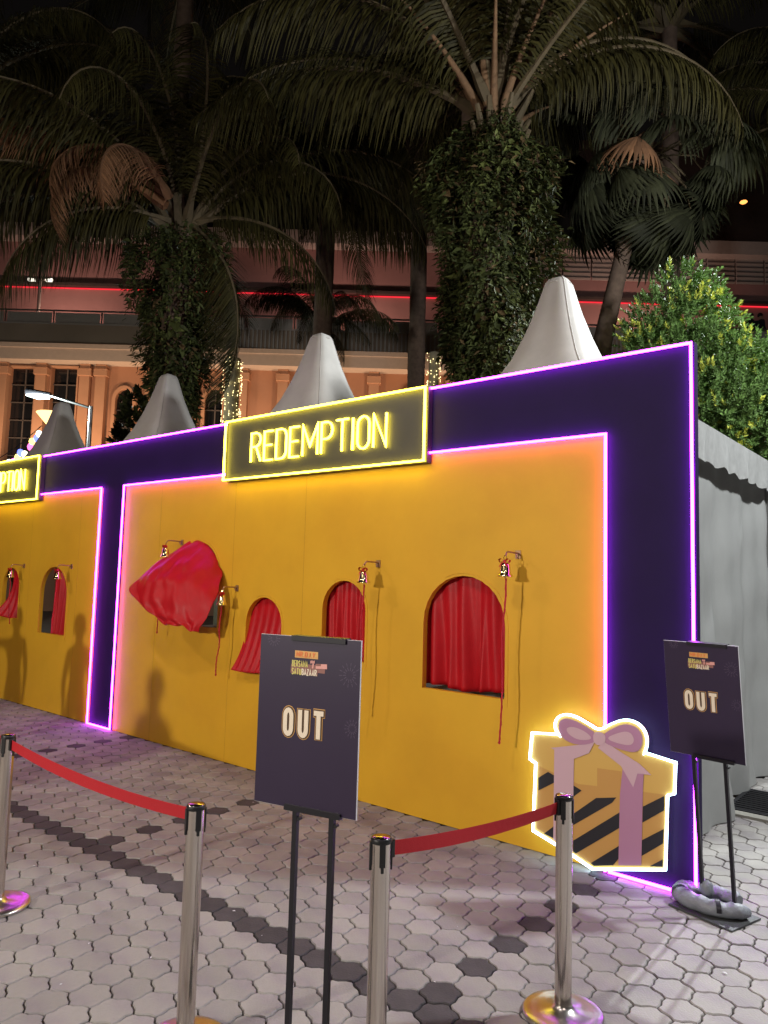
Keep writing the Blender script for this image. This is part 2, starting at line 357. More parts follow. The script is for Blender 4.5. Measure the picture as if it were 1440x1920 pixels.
# ================================================================== WALL OF THE STALLS
WT, WIN, WTOPZ = 0.05, 2.661, 3.163
XR = -1.318
def arch_pts(x0, x1, z0, z1, n=14, grow=0.0):
    x0 -= grow; x1 += grow; z1 += grow; r = (x1 - x0) / 2; cx = (x0 + x1) / 2; zs = z1 - r
    return [(x0, z0)] + [(cx - r * math.cos(PI * i / n), zs + r * math.sin(PI * i / n)) for i in range(n + 1)] + [(x1, z0)]
WINS = [(-3.262, -2.572, .928, 1.752), (-4.305, -3.832, 1.055, 1.69), (-5.268, -4.793, .89, 1.518), (-6.352, -5.686, 1.202, 2.024), (-9.243, -8.575, .925, 1.745), (-10.31, -9.832, 1.06, 1.717)]
def panel(name, outer, holes, y0, y1, mats, parent):
    mb = MB(); loops = [outer] + holes; flat = [p for l in loops for p in l]
    tris = tessellate_polygon([[Vector((p[0], p[1], 0)) for p in l] for l in loops])
    n = len(flat); mb.v = [(p[0], y0, p[1]) for p in flat] + [(p[0], y1, p[1]) for p in flat]
    for t in tris:
        a, b, c = [Vector(flat[i]) for i in t]
        cr = (b - a).cross(c - a) if hasattr(Vector((0, 0)), 'cross') else 0
        t = tuple(t) if cr > 0 else tuple(t)[::-1]
        mb.f.append(t); mb.m.append(0); mb.f.append(tuple(i + n for i in t[::-1])); mb.m.append(1)
    k = 0
    for l in loops:
        q = len(l)
        for i in range(q):
            a, b = k + i, k + (i + 1) % q; mb.f.append((a, a + n, b + n, b)); mb.m.append(0)
        k += q
    o = mb.build(name, mats, parent); return o
wall = empty('stall_wall', (-4.6, Y0, 0)); tag(wall, 'long yellow and navy painted stall wall outlined in purple neon', 'wall')
wall_inv = Matrix.Translation((4.6, -Y0, 0))
def adopt(o, parent):
    o.parent = parent; o.matrix_parent_inverse = parent.matrix_basis.inverted(); return o
bpy.context.view_layer.update()
CL0, CL1, CR0 = -7.868, -7.392, -1.852
def rect(a, b, c, d): return [(a, c), (b, c), (b, d), (a, d)]
adopt(panel('yellow_panel', rect(CL1, CR0, 0.005, WIN), [arch_pts(*w_) for w_ in WINS[:4]], Y0, Y0 + WT, ['yellow', 'ply'], None), wall)
adopt(panel('yellow_panel', rect(-13.4, CL0, 0.005, WIN), [arch_pts(*w_) for w_ in WINS[4:]], Y0, Y0 + WT, ['yellow', 'ply'], None), wall)
# navy frame : header plus posts, 6 mm proud
nf = [(-13.4, WIN), (CL0, WIN), (CL0, 0.004), (CL1, 0.004), (CL1, WIN), (CR0, WIN), (CR0, 0.004), (XR, 0.004), (XR, WTOPZ), (-13.4, WTOPZ)]
adopt(panel('navy_frame', nf, [], Y0 - 0.006, Y0 + WT + .003, ['navy', 'ply'], None), wall)
fw = lambda x, z, d: (x, d, z)
def strip(name, pts, m, y0, dep, wd, parent, closed=False):
    mb = MB(); ribbon(mb, pts, wd, fw, y0 - .018, y0 - dep - .010, closed); o = fixn(mb.build(name, m)); adopt(o, parent); return o
NW = 0.014
yn = Y0 - 0.007
strip('neon_strip', [(CR0, 0.012), (CR0, WIN), (-3.28, WIN)], 'purple', yn, .022, NW, wall)
strip('neon_strip', [(-5.6, WIN), (CL1, WIN), (CL1, 0.016), (CL0, 0.016), (CL0, WIN), (-9.34, WIN)], 'purple', yn, .022, NW, wall)
strip('neon_strip', [(-3.28, WTOPZ - .012), (XR - .012, WTOPZ - .012), (XR - .012, 0.016), (CR0 + .02, 0.016)], 'purple', yn, .022, NW, wall)
strip('neon_strip', [(-5.6, WTOPZ - .012), (-9.34, WTOPZ - .012)], 'purple', yn, .022, NW, wall)
strip('neon_strip', [(-11.7, WTOPZ - .012), (-13.4, WTOPZ - .012)], 'purple', yn, .022, NW, wall)
# thin raised arch trims
for w_ in WINS:
    a = arch_pts(*w_, grow=0.022); ap = [p for p in a]
    ap[0] = (a[0][0], w_[2] - .05); ap[-1] = (a[-1][0], w_[2] - .05)
    mb = MB(); ribbon(mb, ap[len(ap) // 2 - 2:], 0.006, fw, Y0 - .0005, Y0 - .004); adopt(fixn(mb.build('arch_trim', 'yellow')), wall)
for x in (-3.07, -4.545, -5.49, -6.70, -8.35, -9.57, -10.9):
    mb = MB(); ribbon(mb, [(x, .01), (x, WIN - .02)], .0022, fw, Y0 - .0003, Y0 - .0010)
    if any(w_[0] - .03 < x < w_[1] + .03 for w_ in WINS): continue
    adopt(fixn(mb.build('panel_seam', 'seam')), wall)
# rear braces of the wall
for x in (-4.62, -7.63, -10.6):
    mb = MB(); mb.box((x, Y0 + .09, 1.55), (.04, .06, 3.08)); mb.tube([(x, Y0 + .1, 2.3), (x, Y0 + .55, .02)], .018, 6); adopt(mb.build('rear_brace', 'ply'), wall)
# ------------------------------------------------------------------ neon name signs
def neon_sign(x0, x1, label):
    r = empty('neon_sign', ((x0 + x1) / 2, Y0, 2.6)); tag(r, label, 'sign', 'redemption signs on the stall wall'); bpy.context.view_layer.update()
    z0, z1 = 2.585, 3.165; yb = Y0 - 0.062
    mb = MB(); mb.box(((x0 + x1) / 2, Y0 - .034, (z0 + z1) / 2), (x1 - x0, .054, z1 - z0)); o = mb.build('board', 'signboard', bevel=.002); adopt(o, r)
    strip('neon_border', rect(x0 + .012, x1 - .012, z0 + .012, z1 - .012), 'yneon', yb, .022, .015, r, True)
    s = 'REDEMPTION'; h = .262; gap = .185; tw = text_width(s, h, gap); sx = 1.0
    x = (x0 + x1) / 2 - 0.0 - tw * 1.6 / tw / 2 - .0
    sc = 1.60 / tw
    k = 0
    for c in s:
        mb = MB(); wg, st = GL[c]
        for path, closed in st:
            pts = [(x + a * h * sc, 2.742 + b * h) for a, b in path]
            ribbon(mb, pts, .0145, fw, yb - .010, yb - .024 - .0006 * (k % 3), bool(closed)); k += 1
        o = fixn(mb.build('neon_letter', 'yneon')); adopt(o, r)
        x += (wg + gap) * h * sc
    return r
neon_sign(-5.592, -3.218, 'whole REDEMPTION sign in yellow neon above the four windows of the nearer stall')
neon_sign(-11.70, -9.322, 'REDEMPTION sign in yellow neon cut off by the left edge, only PTION in view')

# ================================================================== GIFT BOX CUTOUT (leaning on the wall's right post)
YG = Y0 - 0.055
def wx(px, py, Y=YG): return onY(px, py, Y)
gb = empty('gift_box_cutout', (-1.9, YG, 0)); tag(gb, 'gift box shaped board with hazard stripes, pink bow and white neon outline', 'cutout board'); bpy.context.view_layer.update()
outl = [(1000, 1376), (1052, 1379), (1043, 1366), (1044, 1350), (1056, 1341), (1076, 1343), (1103, 1358), (1124, 1372), (1145, 1360), (1172, 1350), (1197, 1357), (1211, 1376), (1212, 1398), (1206, 1412), (1265, 1431), (1263, 1486), (1250, 1489), (1246, 1628), (1112, 1627), (1070, 1598), (1038, 1578), (1002, 1556), (1007, 1430), (996, 1422)]
def chaikin(pts, closed=True, n=2):
    for _ in range(n):
        q = [] if closed else [pts[0]]; m_ = len(pts)
        for i in range(m_ if closed else m_ - 1):
            a, b = pts[i], pts[(i + 1) % m_]; q.append((a[0] * .75 + b[0] * .25, a[1] * .75 + b[1] * .25)); q.append((a[0] * .25 + b[0] * .75, a[1] * .25 + b[1] * .75))
        if not closed: q.append(pts[-1])
        pts = q
    return pts
outl = [outl[0]] + chaikin(outl[1:14], False) + outl[14:]
P2 = [wx(*p) for p in outl]
P2 = [(a, max(b, .012)) for a, b in P2]
o = panel('board', P2, [], YG, Y0 - .008, ['boxyellow', 'boxedge'], None); adopt(o, gb)
inset = []
oo = offs(P2, .014, True)
cxm = sum(p[0] for p in P2) / len(P2); czm = sum(p[1] for p in P2) / len(P2)
o1_ = [a for a, b in oo]; o2_ = [b for a, b in oo]; ar_ = lambda q: abs(sum(q[i].x * q[(i + 1) % len(q)].y - q[(i + 1) % len(q)].x * q[i].y for i in range(len(q)))); PO = [tuple(v) for v in (o1_ if ar_(o1_) > ar_(o2_) else o2_)]
mb = MB(); ribbon(mb, PO, .011, fw, YG + .004, YG - .012, True); adopt(fixn(mb.build('neon_outline', 'wneon')), gb)
def decal(name, pts, m, lay, parent=gb, Y=YG):
    if name.startswith('bow'): pts = chaikin(pts)
    pp = [onY(p[0], p[1], Y) for p in pts]; mb = MB(); mb.cur = 0
    tris = tessellate_polygon([[Vector((p[0], p[1], 0)) for p in pp]])
    n = len(pp); y = Y - .0012 * lay
    mb.v = [(p[0], y, p[1]) for p in pp]
    for t in tris: mb.f.append(tuple(t)); mb.m.append(0)
    o = mb.build(name, m); fixn(o)
    adopt(o, parent); return o
decal('lower_face', [(1010, 1436), (1085, 1470), (1160, 1478), (1247, 1490), (1243, 1624), (1113, 1622), (1070, 1593), (1006, 1552)], 'boxorange', 1)
decal('side_panel', [(1120, 1440), (1165, 1446), (1163, 1500), (1120, 1502)], 'boxorange', 2)
st = [[(1010, 1458), (1028, 1447), (1040, 1454), (1040, 1467), (1010, 1482)], [(1075, 1472), (1091, 1482), (1075, 1494)], [(1075, 1526), (1118, 1496), (1156, 1495), (1148, 1505), (1075, 1547)],
      [(1075, 1576), (1162, 1523), (1162, 1552), (1080, 1600), (1075, 1597)], [(1108, 1618), (1162, 1585), (1160, 1610), (1150, 1622), (1114, 1623)],
      [(1006, 1526), (1040, 1508), (1040, 1524), (1006, 1536)], [(1020, 1563), (1040, 1548), (1040, 1572)],
      [(1206, 1512), (1246, 1492), (1246, 1519), (1205, 1542)], [(1204, 1575), (1245, 1554), (1244, 1581), (1203, 1605)], [(1218, 1624), (1243, 1611), (1243, 1625)]]
for s_ in st: decal('dark_stripe', s_, 'boxblack', 3)
decal('pink_ribbon', [(1040, 1402), (1077, 1402), (1076, 1468), (1074, 1594), (1038, 1574)], 'boxpink2', 4)
decal('pink_ribbon', [(1168, 1440), (1208, 1440), (1206, 1480), (1203, 1622), (1160, 1622), (1163, 1490)], 'boxpink', 4)
decal('ribbon_tail', [(1033, 1402), (1090, 1396), (1118, 1386), (1105, 1412), (1070, 1425), (1052, 1410)], 'boxpink2', 5)
decal('ribbon_tail', [(1132, 1388), (1165, 1410), (1200, 1432), (1222, 1453), (1196, 1450), (1188, 1476), (1165, 1436), (1122, 1402)], 'boxpink2', 5)
decal('bow_loop', [(1118, 1392), (1086, 1398), (1056, 1386), (1048, 1368), (1049, 1353), (1058, 1346), (1076, 1349), (1102, 1363), (1120, 1376)], 'boxpink', 6)
decal('bow_loop', [(1130, 1378), (1148, 1366), (1172, 1356), (1194, 1362), (1206, 1379), (1205, 1400), (1192, 1412), (1160, 1404), (1132, 1392)], 'boxpink', 6)
decal('bow_fold', [(1114, 1386), (1086, 1388), (1066, 1376), (1062, 1364), (1078, 1362), (1100, 1372)], 'boxpink2', 7)
decal('bow_fold', [(1136, 1384), (1158, 1374), (1180, 1370), (1191, 1384), (1186, 1398), (1160, 1394)], 'boxpink2', 7)
decal('bow_knot', [(1113, 1374), (1124, 1371), (1136, 1376), (1137, 1392), (1126, 1398), (1114, 1393)], 'boxpink2', 8)

# ================================================================== CURTAINS
def sheet(name, P, label, thick=.002):
    mb = MB(); mb.grid(P); o = mb.build(name, 'satin', smooth=True)
    md = o.modifiers.new('s', 'SOLIDIFY'); md.thickness = thick
    tag(o, label, 'curtain', 'red curtains in the arched windows'); return o
def hang(wi, label, folds=7, amp=.018, x_lo=0.0, x_hi=1.0, bottom=-.03, seed=1, gather=0.0, split=None):
    x0, x1, z0, z1 = WINS[wi]; r = random.Random(seed); n, mz = 64, 26; P = []
    ph = [r.uniform(0, 6) for _ in range(5)]
    xa, xb = x0 - .04 + (x1 - x0 + .08) * x_lo, x0 - .04 + (x1 - x0 + .08) * x_hi
    for j in range(mz + 1):
        v = j / mz; row = []
        z = z1 + .05 + (z0 + bottom - z1 - .05) * v
        for i in range(n + 1):
            u = i / n; k = 1 - gather * v * (1 - v) * 1.6
            x = xa + (xb - xa) * ((u - .5) * k + .5) + .006 * math.sin(u * 19 + v * 3 + ph[0])
            a = amp * (.35 + .9 * v)
            y = Y0 + WT + .035 + a * math.sin(u * folds * 2 * PI + ph[1] + .9 * math.sin(v * 2.2 + ph[2])) + a * .6 * math.sin(u * folds * 3.7 + ph[3] + v * 1.5)
            if split: y += .05 * math.exp(-((u - split) / .035) ** 2) * (.4 + v)
            row.append((x, y, z + .012 * math.sin(u * 9 + ph[4]) * v))
        P.append(row)
    return sheet('curtain', P, label)
hang(0, 'red curtain filling the wide arched window nearest the right end of the wall', 6, .02, seed=4, split=.60, bottom=.012)
hang(1, 'red curtain in the arched window behind the OUT board, left of a bell', 7, .016, seed=8)
hang(4, 'red curtain in the second arched window from the left edge, drawn half aside', 4, .03, .33, 1.0, seed=12)
# curtain blown out of the small window (drapes over the sill)
def net_surface(net, n=30, m=30, ripple=0.006, seed=3, folds=5):
    A = np.array(net, float); nu, nv = A.shape[:2]
    def bs(k, t):   # Bernstein
        return [math.comb(k - 1, i) * t ** i * (1 - t) ** (k - 1 - i) for i in range(k)]
    P = []
    for i in range(n + 1):
        bu = np.array(bs(nu, i / n)); row = []
        for j in range(m + 1):
            bv = np.array(bs(nv, j / m)); p = np.einsum('i,j,ijk->k', bu, bv, A)
            q = ripple * math.sin(j / m * folds * 2 * PI + seed + 1.3 * math.sin(i / n * 3)) * (i / n * .8 + .25)
            row.append((p[0], p[1] - q, p[2] + q * .3))
        P.append(row)
    return P
x0, x1, z0, z1 = WINS[2]
yi = Y0 + WT + .02
net = [[(x0 - .03, yi, z1 + .03), (x0 + .15, yi, z1 + .04), (x1 - .15, yi, z1 + .04), (x1 + .03, yi, z1 + .03)],
       [(x0 - .02, yi, z1 - .2), (x0 + .15, yi, z1 - .2), (x1 - .15, yi, z1 - .2), (x1 + .03, yi, z1 - .2)],
       [(x0 + .0, Y0 - .02, z0 + .12), (x0 + .16, Y0 - .03, z0 + .12), (x1 - .15, Y0 + .0, z0 + .12), (x1 - .0, Y0 + .02, z0 + .12)],
       [(x0 - .05, Y0 - .10, z0 - .03), (x0 + .12, Y0 - .12, z0 - .04), (x1 - .18, Y0 - .08, z0 - .03), (x1 - .06, Y0 - .05, z0 - .02)]]
sheet('curtain', net_surface(net, folds=6, ripple=.012, seed=2), 'red curtain spilling over the sill of the smallest arched window, left of the OUT board')
# big curtain billowing out of its window like a sail
x0, x1, z0, z1 = WINS[3]
def cp(px, py, Y):
    a = onY(px, py, Y); return (a[0], Y, a[1])
rows = []
def sail(u, v):
    # u across (0 left .. 1 right), v down (0 at the arch, 1 at the free hem)
    # left edge follows the wind, right edge stays near the jamb
    L_ = [cp(330, 1040, 4.44), cp(300, 1052, 4.25), cp(262, 1085, 4.02), cp(243, 1108, 3.93), cp(262, 1134, 3.94)]
    T_ = [cp(374, 1013, 4.44), cp(345, 1050, 4.22), cp(318, 1095, 4.04), cp(312, 1150, 3.98), cp(322, 1172, 3.99)]
    R_ = [cp(414, 1058, 4.44), cp(415, 1085, 4.36), cp(408, 1120, 4.26), cp(390, 1155, 4.16), cp(373, 1180, 4.10)]
    def cr(P, t):
        t *= len(P) - 1; i = min(int(t), len(P) - 2); t -= i; p = [Vector(P[max(0, min(len(P) - 1, i + k))]) for k in (-1, 0, 1, 2)]
        return .5 * ((2 * p[1]) + (p[2] - p[0]) * t + (2 * p[0] - 5 * p[1] + 4 * p[2] - p[3]) * t * t + (3 * p[1] - p[0] - 3 * p[2] + p[3]) * t ** 3)
    a, b, c = cr(L_, v), cr(T_, v), cr(R_, v)
    mid = b * 1.0
    bb = a * (1 - u) ** 2 + (2 * mid - .5 * a - .5 * c) * 2 * u * (1 - u) + c * u * u
    bulge = .025 * math.sin(PI * u) * math.sin(PI * min(1, v * 1.1))
    w1 = .012 * math.sin(u * 17 + v * 5) * v + .010 * math.sin(u * 31 - v * 9 + 1) * v ** 1.5 + .008 * math.sin((u + v) * 14) * (1 - v)
    w1 += .007 * math.sin(u * 46 + v * 7 + 2.5 * math.sin(v * 6)) * (1 - v) ** .7 + .006 * math.sin(v * 38 + u * 15 + 3 * math.sin(u * 5)) * math.exp(-((u - .45) / .3) ** 2) + .010 * abs(math.sin(u * 9 - v * 6)) ** .5
    w1 += .014 * math.sin((u * 1.0 + v * .55) * 26 + 2 * math.sin(v * 4)) * math.exp(-((v - .15) / .3) ** 2) + .012 * math.sin((u - v) * 19) * u * v
    hem = (.05 * math.sin(u * 11 + .6) + .02 * math.sin(u * 29)) * max(0, v - .72) * 3.2 * .5
    return (bb.x, bb.y - bulge - w1, bb.z + hem)
rows = [[sail(i / 80, j / 80) for i in range(81)] for j in range(81)]
sheet('curtain', rows, 'red curtain billowing out of its arched window in the wind like a sail')
# curtain of the leftmost window, tail blown out to the left
x0, x1, z0, z1 = WINS[5]
net = [[(x0 + .10, yi, z1 + .03), (x0 + .22, yi, z1 + .04), (x1 - .1, yi, z1 + .04), (x1 + .03, yi, z1 + .03)],
       [(x0 + .16, yi + .03, z1 - .2), (x0 + .25, yi, z1 - .2), (x1 - .1, yi, z1 - .2), (x1 + .03, yi, z1 - .2)],
       [(x0 + .16, yi, z0 + .2), (x0 + .26, yi, z0 + .2), (x1 - .1, yi + .03, z0 + .2), (x1 + .03, yi + .03, z0 + .2)],
       [(x0 + .02, Y0 - .14, z0 + .06), (x0 + .18, Y0 - .08, z0 + .0), (x1 - .15, yi, z0 - .02), (x1 + .03, yi, z0 - .02)]]
sheet('curtain', net_surface(net, folds=4, ripple=.018, seed=5), 'red curtain at the left edge of the photo, its tail blown out over the sill')
# counters just behind the windows
for i, (a, b) in enumerate([(-3.35, -2.45), (-6.45, -5.6), (-9.3, -8.5)]):
    zz = WINS[(0, 3, 4)[i]][2]
    t = empty('counter_table', ((a + b) / 2, Y0 + .36, 0)); tag(t, ['white counter glimpsed through the wide right hand window', 'white counter under the billowing curtain', 'white counter behind the half drawn curtain at left'][i], 'table', 'counters behind the windows')
    mb = MB(); mb.box((0, 0, zz - .045), (b - a, .5, .03)); mb.build('tabletop', 'tablew', t)
    for sx in (-1, 1):
        mb = MB(); mb.box((sx * (b - a) * .45, 0, (zz - .06) / 2), (.04, .42, zz - .06)); mb.build('leg', 'alum', t)

# ================================================================== BELLS ON BRACKETS
def make_bell():
    r = empty('hand_bell')
    mb = MB(); mb.box((0, -.003, 0), (.035, .006, .05)); mb.tube([(0, -.006, .008), (0, -.13, .012), (0, -.15, .008), (0, -.163, -.012)], .0055, 8); mb.tube([(0, -.01, -.02), (0, -.02, -.022), (0, -.035, .008)], .003, 6)
    mb.build('bracket', 'bracket', r)
    mb = MB(); mb.tube([(0 + .010 * math.cos(a), -.165, -.026 + .014 * math.sin(a)) for a in [i * 2 * PI / 12 for i in range(13)]], .0022, 6, False); mb.build('ring', 'brass', r)
    mb = MB(); pr_ = [(.004, .0), (.018, -.001), (.026, -.008), (.029, -.022), (.031, -.045), (.035, -.062), (.043, -.074), (.0475, -.080), (.046, -.083), (.040, -.078), (.030, -.060), (.026, -.03), (.02, -.008), (.0, -.006)]
    mb.lathe([(a, b) for a, b in pr_], (0, -.165, -.055), 32); mb.build('bell', 'brass', r, True)
    mb = MB(); mb.lathe([(0, .02), (.006, .016), (.008, .0), (.004, -.012), (0, -.014)], (0, -.165, -.133), 12); mb.build('clapper', 'brass', r, True)
    mb = MB()
    for sx in (-1, 1):
        lp = [(0, -.172, -.045), (sx * .022, -.178, -.028), (sx * .036, -.178, -.036), (sx * .03, -.178, -.052), (0, -.172, -.047)]
        mb.grid([[(p[0], p[1] - .008, p[2]) for p in lp], [(p[0] * 1.02, p[1] + .012, p[2] - .004) for p in lp]])
        tl = [(0, -.176, -.046), (sx * .014, -.188, -.062), (sx * .026, -.186, -.082)]
        mb.grid([[(p[0] - .006, p[1], p[2]) for p in tl], [(p[0] + .006, p[1] - .003, p[2] + .002) for p in tl]])
    mb.box((0, -.174, -.046), (.014, .012, .013)); mb.build('ribbon_bow', 'ribbon', r)
    return r
bell0 = make_bell()
def rope(parent, L_, sway, seed):
    r = random.Random(seed); pts = []; n = 46
    for i in range(n + 1):
        v = i / n; pts.append((sway * v + .006 * math.sin(v * 9 + seed) + .03 * (sway / .1 if sway else .2) * max(0, v - .85) * 3, -.165 + .004 * math.sin(v * 14), -.148 - L_ * v))
    mb = MB(); mb.tube(pts, .0048, 6)
    # second strand twisted round the first, and a knot
    q = [(p[0] + .0038 * math.cos(i * 1.4), p[1] + .0038 * math.sin(i * 1.4), p[2]) for i, p in enumerate(pts)]
    mb.tube(q, .0040, 5); e = pts[-1]; mb.lathe([(0, .008), (.008, .004), (.009, -.004), (.0, -.012)], e, 8)
    mb.build('pull_rope', 'rope', parent, True)
BELLS = [(-2.478, 1.903, .86, -.02, 1.0, 'brass bell with long twisted red rope right of the widest arched window', 0),
         (-3.71, 1.83, .78, -.015, 1.0, 'brass bell between the OUT board and the widest window, rope passing behind the board', 0),
         (-5.409, 1.587, .50, -.03, 1.0, 'brass bell just right of the billowing curtain with a long straight red rope', 0),
         (-6.30, 2.02, .60, -.09, 1.0, 'brass bell left of the billowing curtain, its rope half hidden by the cloth', .18),
         (-8.487, 1.754, .50, -.05, 1.0, 'brass bell hanging before the half drawn curtain near the left purple post', 0),
         (-9.717, 1.747, .46, .05, 1.0, 'brass bell nearest the left edge of the photo', 0)]
for i, (x, z, L_, sw, s_, lab, rz) in enumerate(BELLS):
    b = bell0 if i == 0 else copy_tree(bell0)
    if i: 
        for ch in list(b.children):
            if ch.name.startswith('pull_rope'): bpy.data.objects.remove(ch)
    b.location = (x, Y0 - .0005, z); b.scale = (1.15, 1.04, 1.1); b.rotation_euler = (0, 0, -rz); tag(b, lab, 'bell', 'brass bells on wall brackets')
for i, b in enumerate([o for o in C.objects if o.get('category') == 'bell']): rope(b, BELLS[i][2] * 1.12, BELLS[i][3], i + 1)

# ================================================================== STANCHIONS
def make_post():
    r = empty('barrier_post')
    mb = MB(); mb.lathe([(.0335, .02), (.0335, .838)], seg=40); o = mb.build('pole', 'steel', r, True)
    md = o.modifiers.new('e', 'EDGE_SPLIT'); md.split_angle = .8
    mb = MB(); mb.lathe([(.001, .0), (.155, .0), (.159, .006), (.159, .014), (.152, .020), (.120, .024), (.05, .030), (.042, .040), (.036, .043), (.034, .05)], seg=64); o = mb.build('base', 'discsteel', r, True)
    mb = MB(); mb.lathe([(.0345, .838), (.0355, .84), (.0355, .853), (.033, .856), (.030, .855)], seg=40); mb.build('cap_ring', 'black', r, True)
    mb = MB(); mb.lathe([(0.0001, .8575), (.029, .8565), (.0305, .854)], seg=40); mb.build('cap', 'steel', r, True)
    for k in range(4):
        a = k * PI / 2 + .35; mb = MB()
        c, s_ = math.cos(a), math.sin(a); mb.box((c * .0345, s_ * .0345, .805), (.008, .020, .075), a); mb.box((c * .036, s_ * .036, .765), (.006, .010, .03), a); mb.build('belt_slot', 'black', r, bevel=.001)
    return r
pA = ground(1058, 1490, .857); pB = ground(715, 1568, .857); pC = ground(368, 1507, .857); pD = ground(16, 1377, .857)
POSTS = [((pA.x, pA.y, 0), 'steel barrier post in front of the gift box board, its whole base in view'), ((pB.x, pB.y, 0), 'steel barrier post right of the larger OUT board with a black clip on its right'),
         ((pC.x, pC.y, 0), 'steel barrier post at the right end of the left red belt'), ((pD.x, pD.y, 0), 'steel barrier post at the left edge of the photo')]
post0 = make_post(); posts = []
for i, (l, lab) in enumerate(POSTS):
    p = post0 if i == 0 else copy_tree(post0); p.location = l; tag(p, lab, 'barrier post', 'steel barrier posts with red belts'); posts.append(p)
posts[1].rotation_euler = (0, 0, .5); posts[2].rotation_euler = (0, 0, .9); posts[3].rotation_euler = (0, 0, .2)
def belt(pa, pb, sag, parent, za=.812, zb=.812, clip_at_start=True):
    a = Vector((pa[0], pa[1], za)); b = Vector((pb[0], pb[1], zb)); d = (b - a); d.z = 0; d.normalize(); a = a + d * .040; b = b - d * .036
    rows = []; n = 30; nrm = Vector((-d.y, d.x, 0))
    for i in range(n + 1):
        t = i / n; p = a.lerp(b, t); p.z -= sag * 4 * t * (1 - t); tw = .003 * math.sin(t * 5)
        rows.append([p + Vector((0, 0, .024)) + nrm * tw, p - Vector((0, 0, .024)) - nrm * tw])
    mb = MB(); mb.grid(rows); o = mb.build('belt', 'belt', None); md = o.modifiers.new('s', 'SOLIDIFY'); md.thickness = .0012
    bpy.context.view_layer.update(); o.parent = parent; o.matrix_parent_inverse = parent.matrix_world.inverted()
    for q, sgn in ((a, 1), (b, -1)):
        mb = MB(); mb.box((q.x + d.x * sgn * .004, q.y + d.y * sgn * .004, q.z), (.016, .022, .058), math.atan2(d.y, d.x)); o2 = mb.build('belt_clip', 'black', None, bevel=.002)
        o2.parent = parent; o2.matrix_parent_inverse = parent.matrix_world.inverted()
    return o
bpy.context.view_layer.update()
belt(POSTS[1][0], POSTS[0][0], .02, posts[1]); belt(POSTS[3][0], POSTS[2][0], .035, posts[3]); 
lp = Vector(POSTS[3][0]); belt((lp.x - 1.9, lp.y + .25, 0), POSTS[3][0], .03, posts[3])
pp = copy_tree(post0); pp.location = (lp.x - 1.9, lp.y + .25, 0); tag(pp, 'steel barrier post beyond the left edge of the photo', 'barrier post', 'steel barrier posts with red belts')
for ch in list(pp.children):
    if ch.name.startswith('belt.') or ch.name == 'belt': bpy.data.objects.remove(ch)

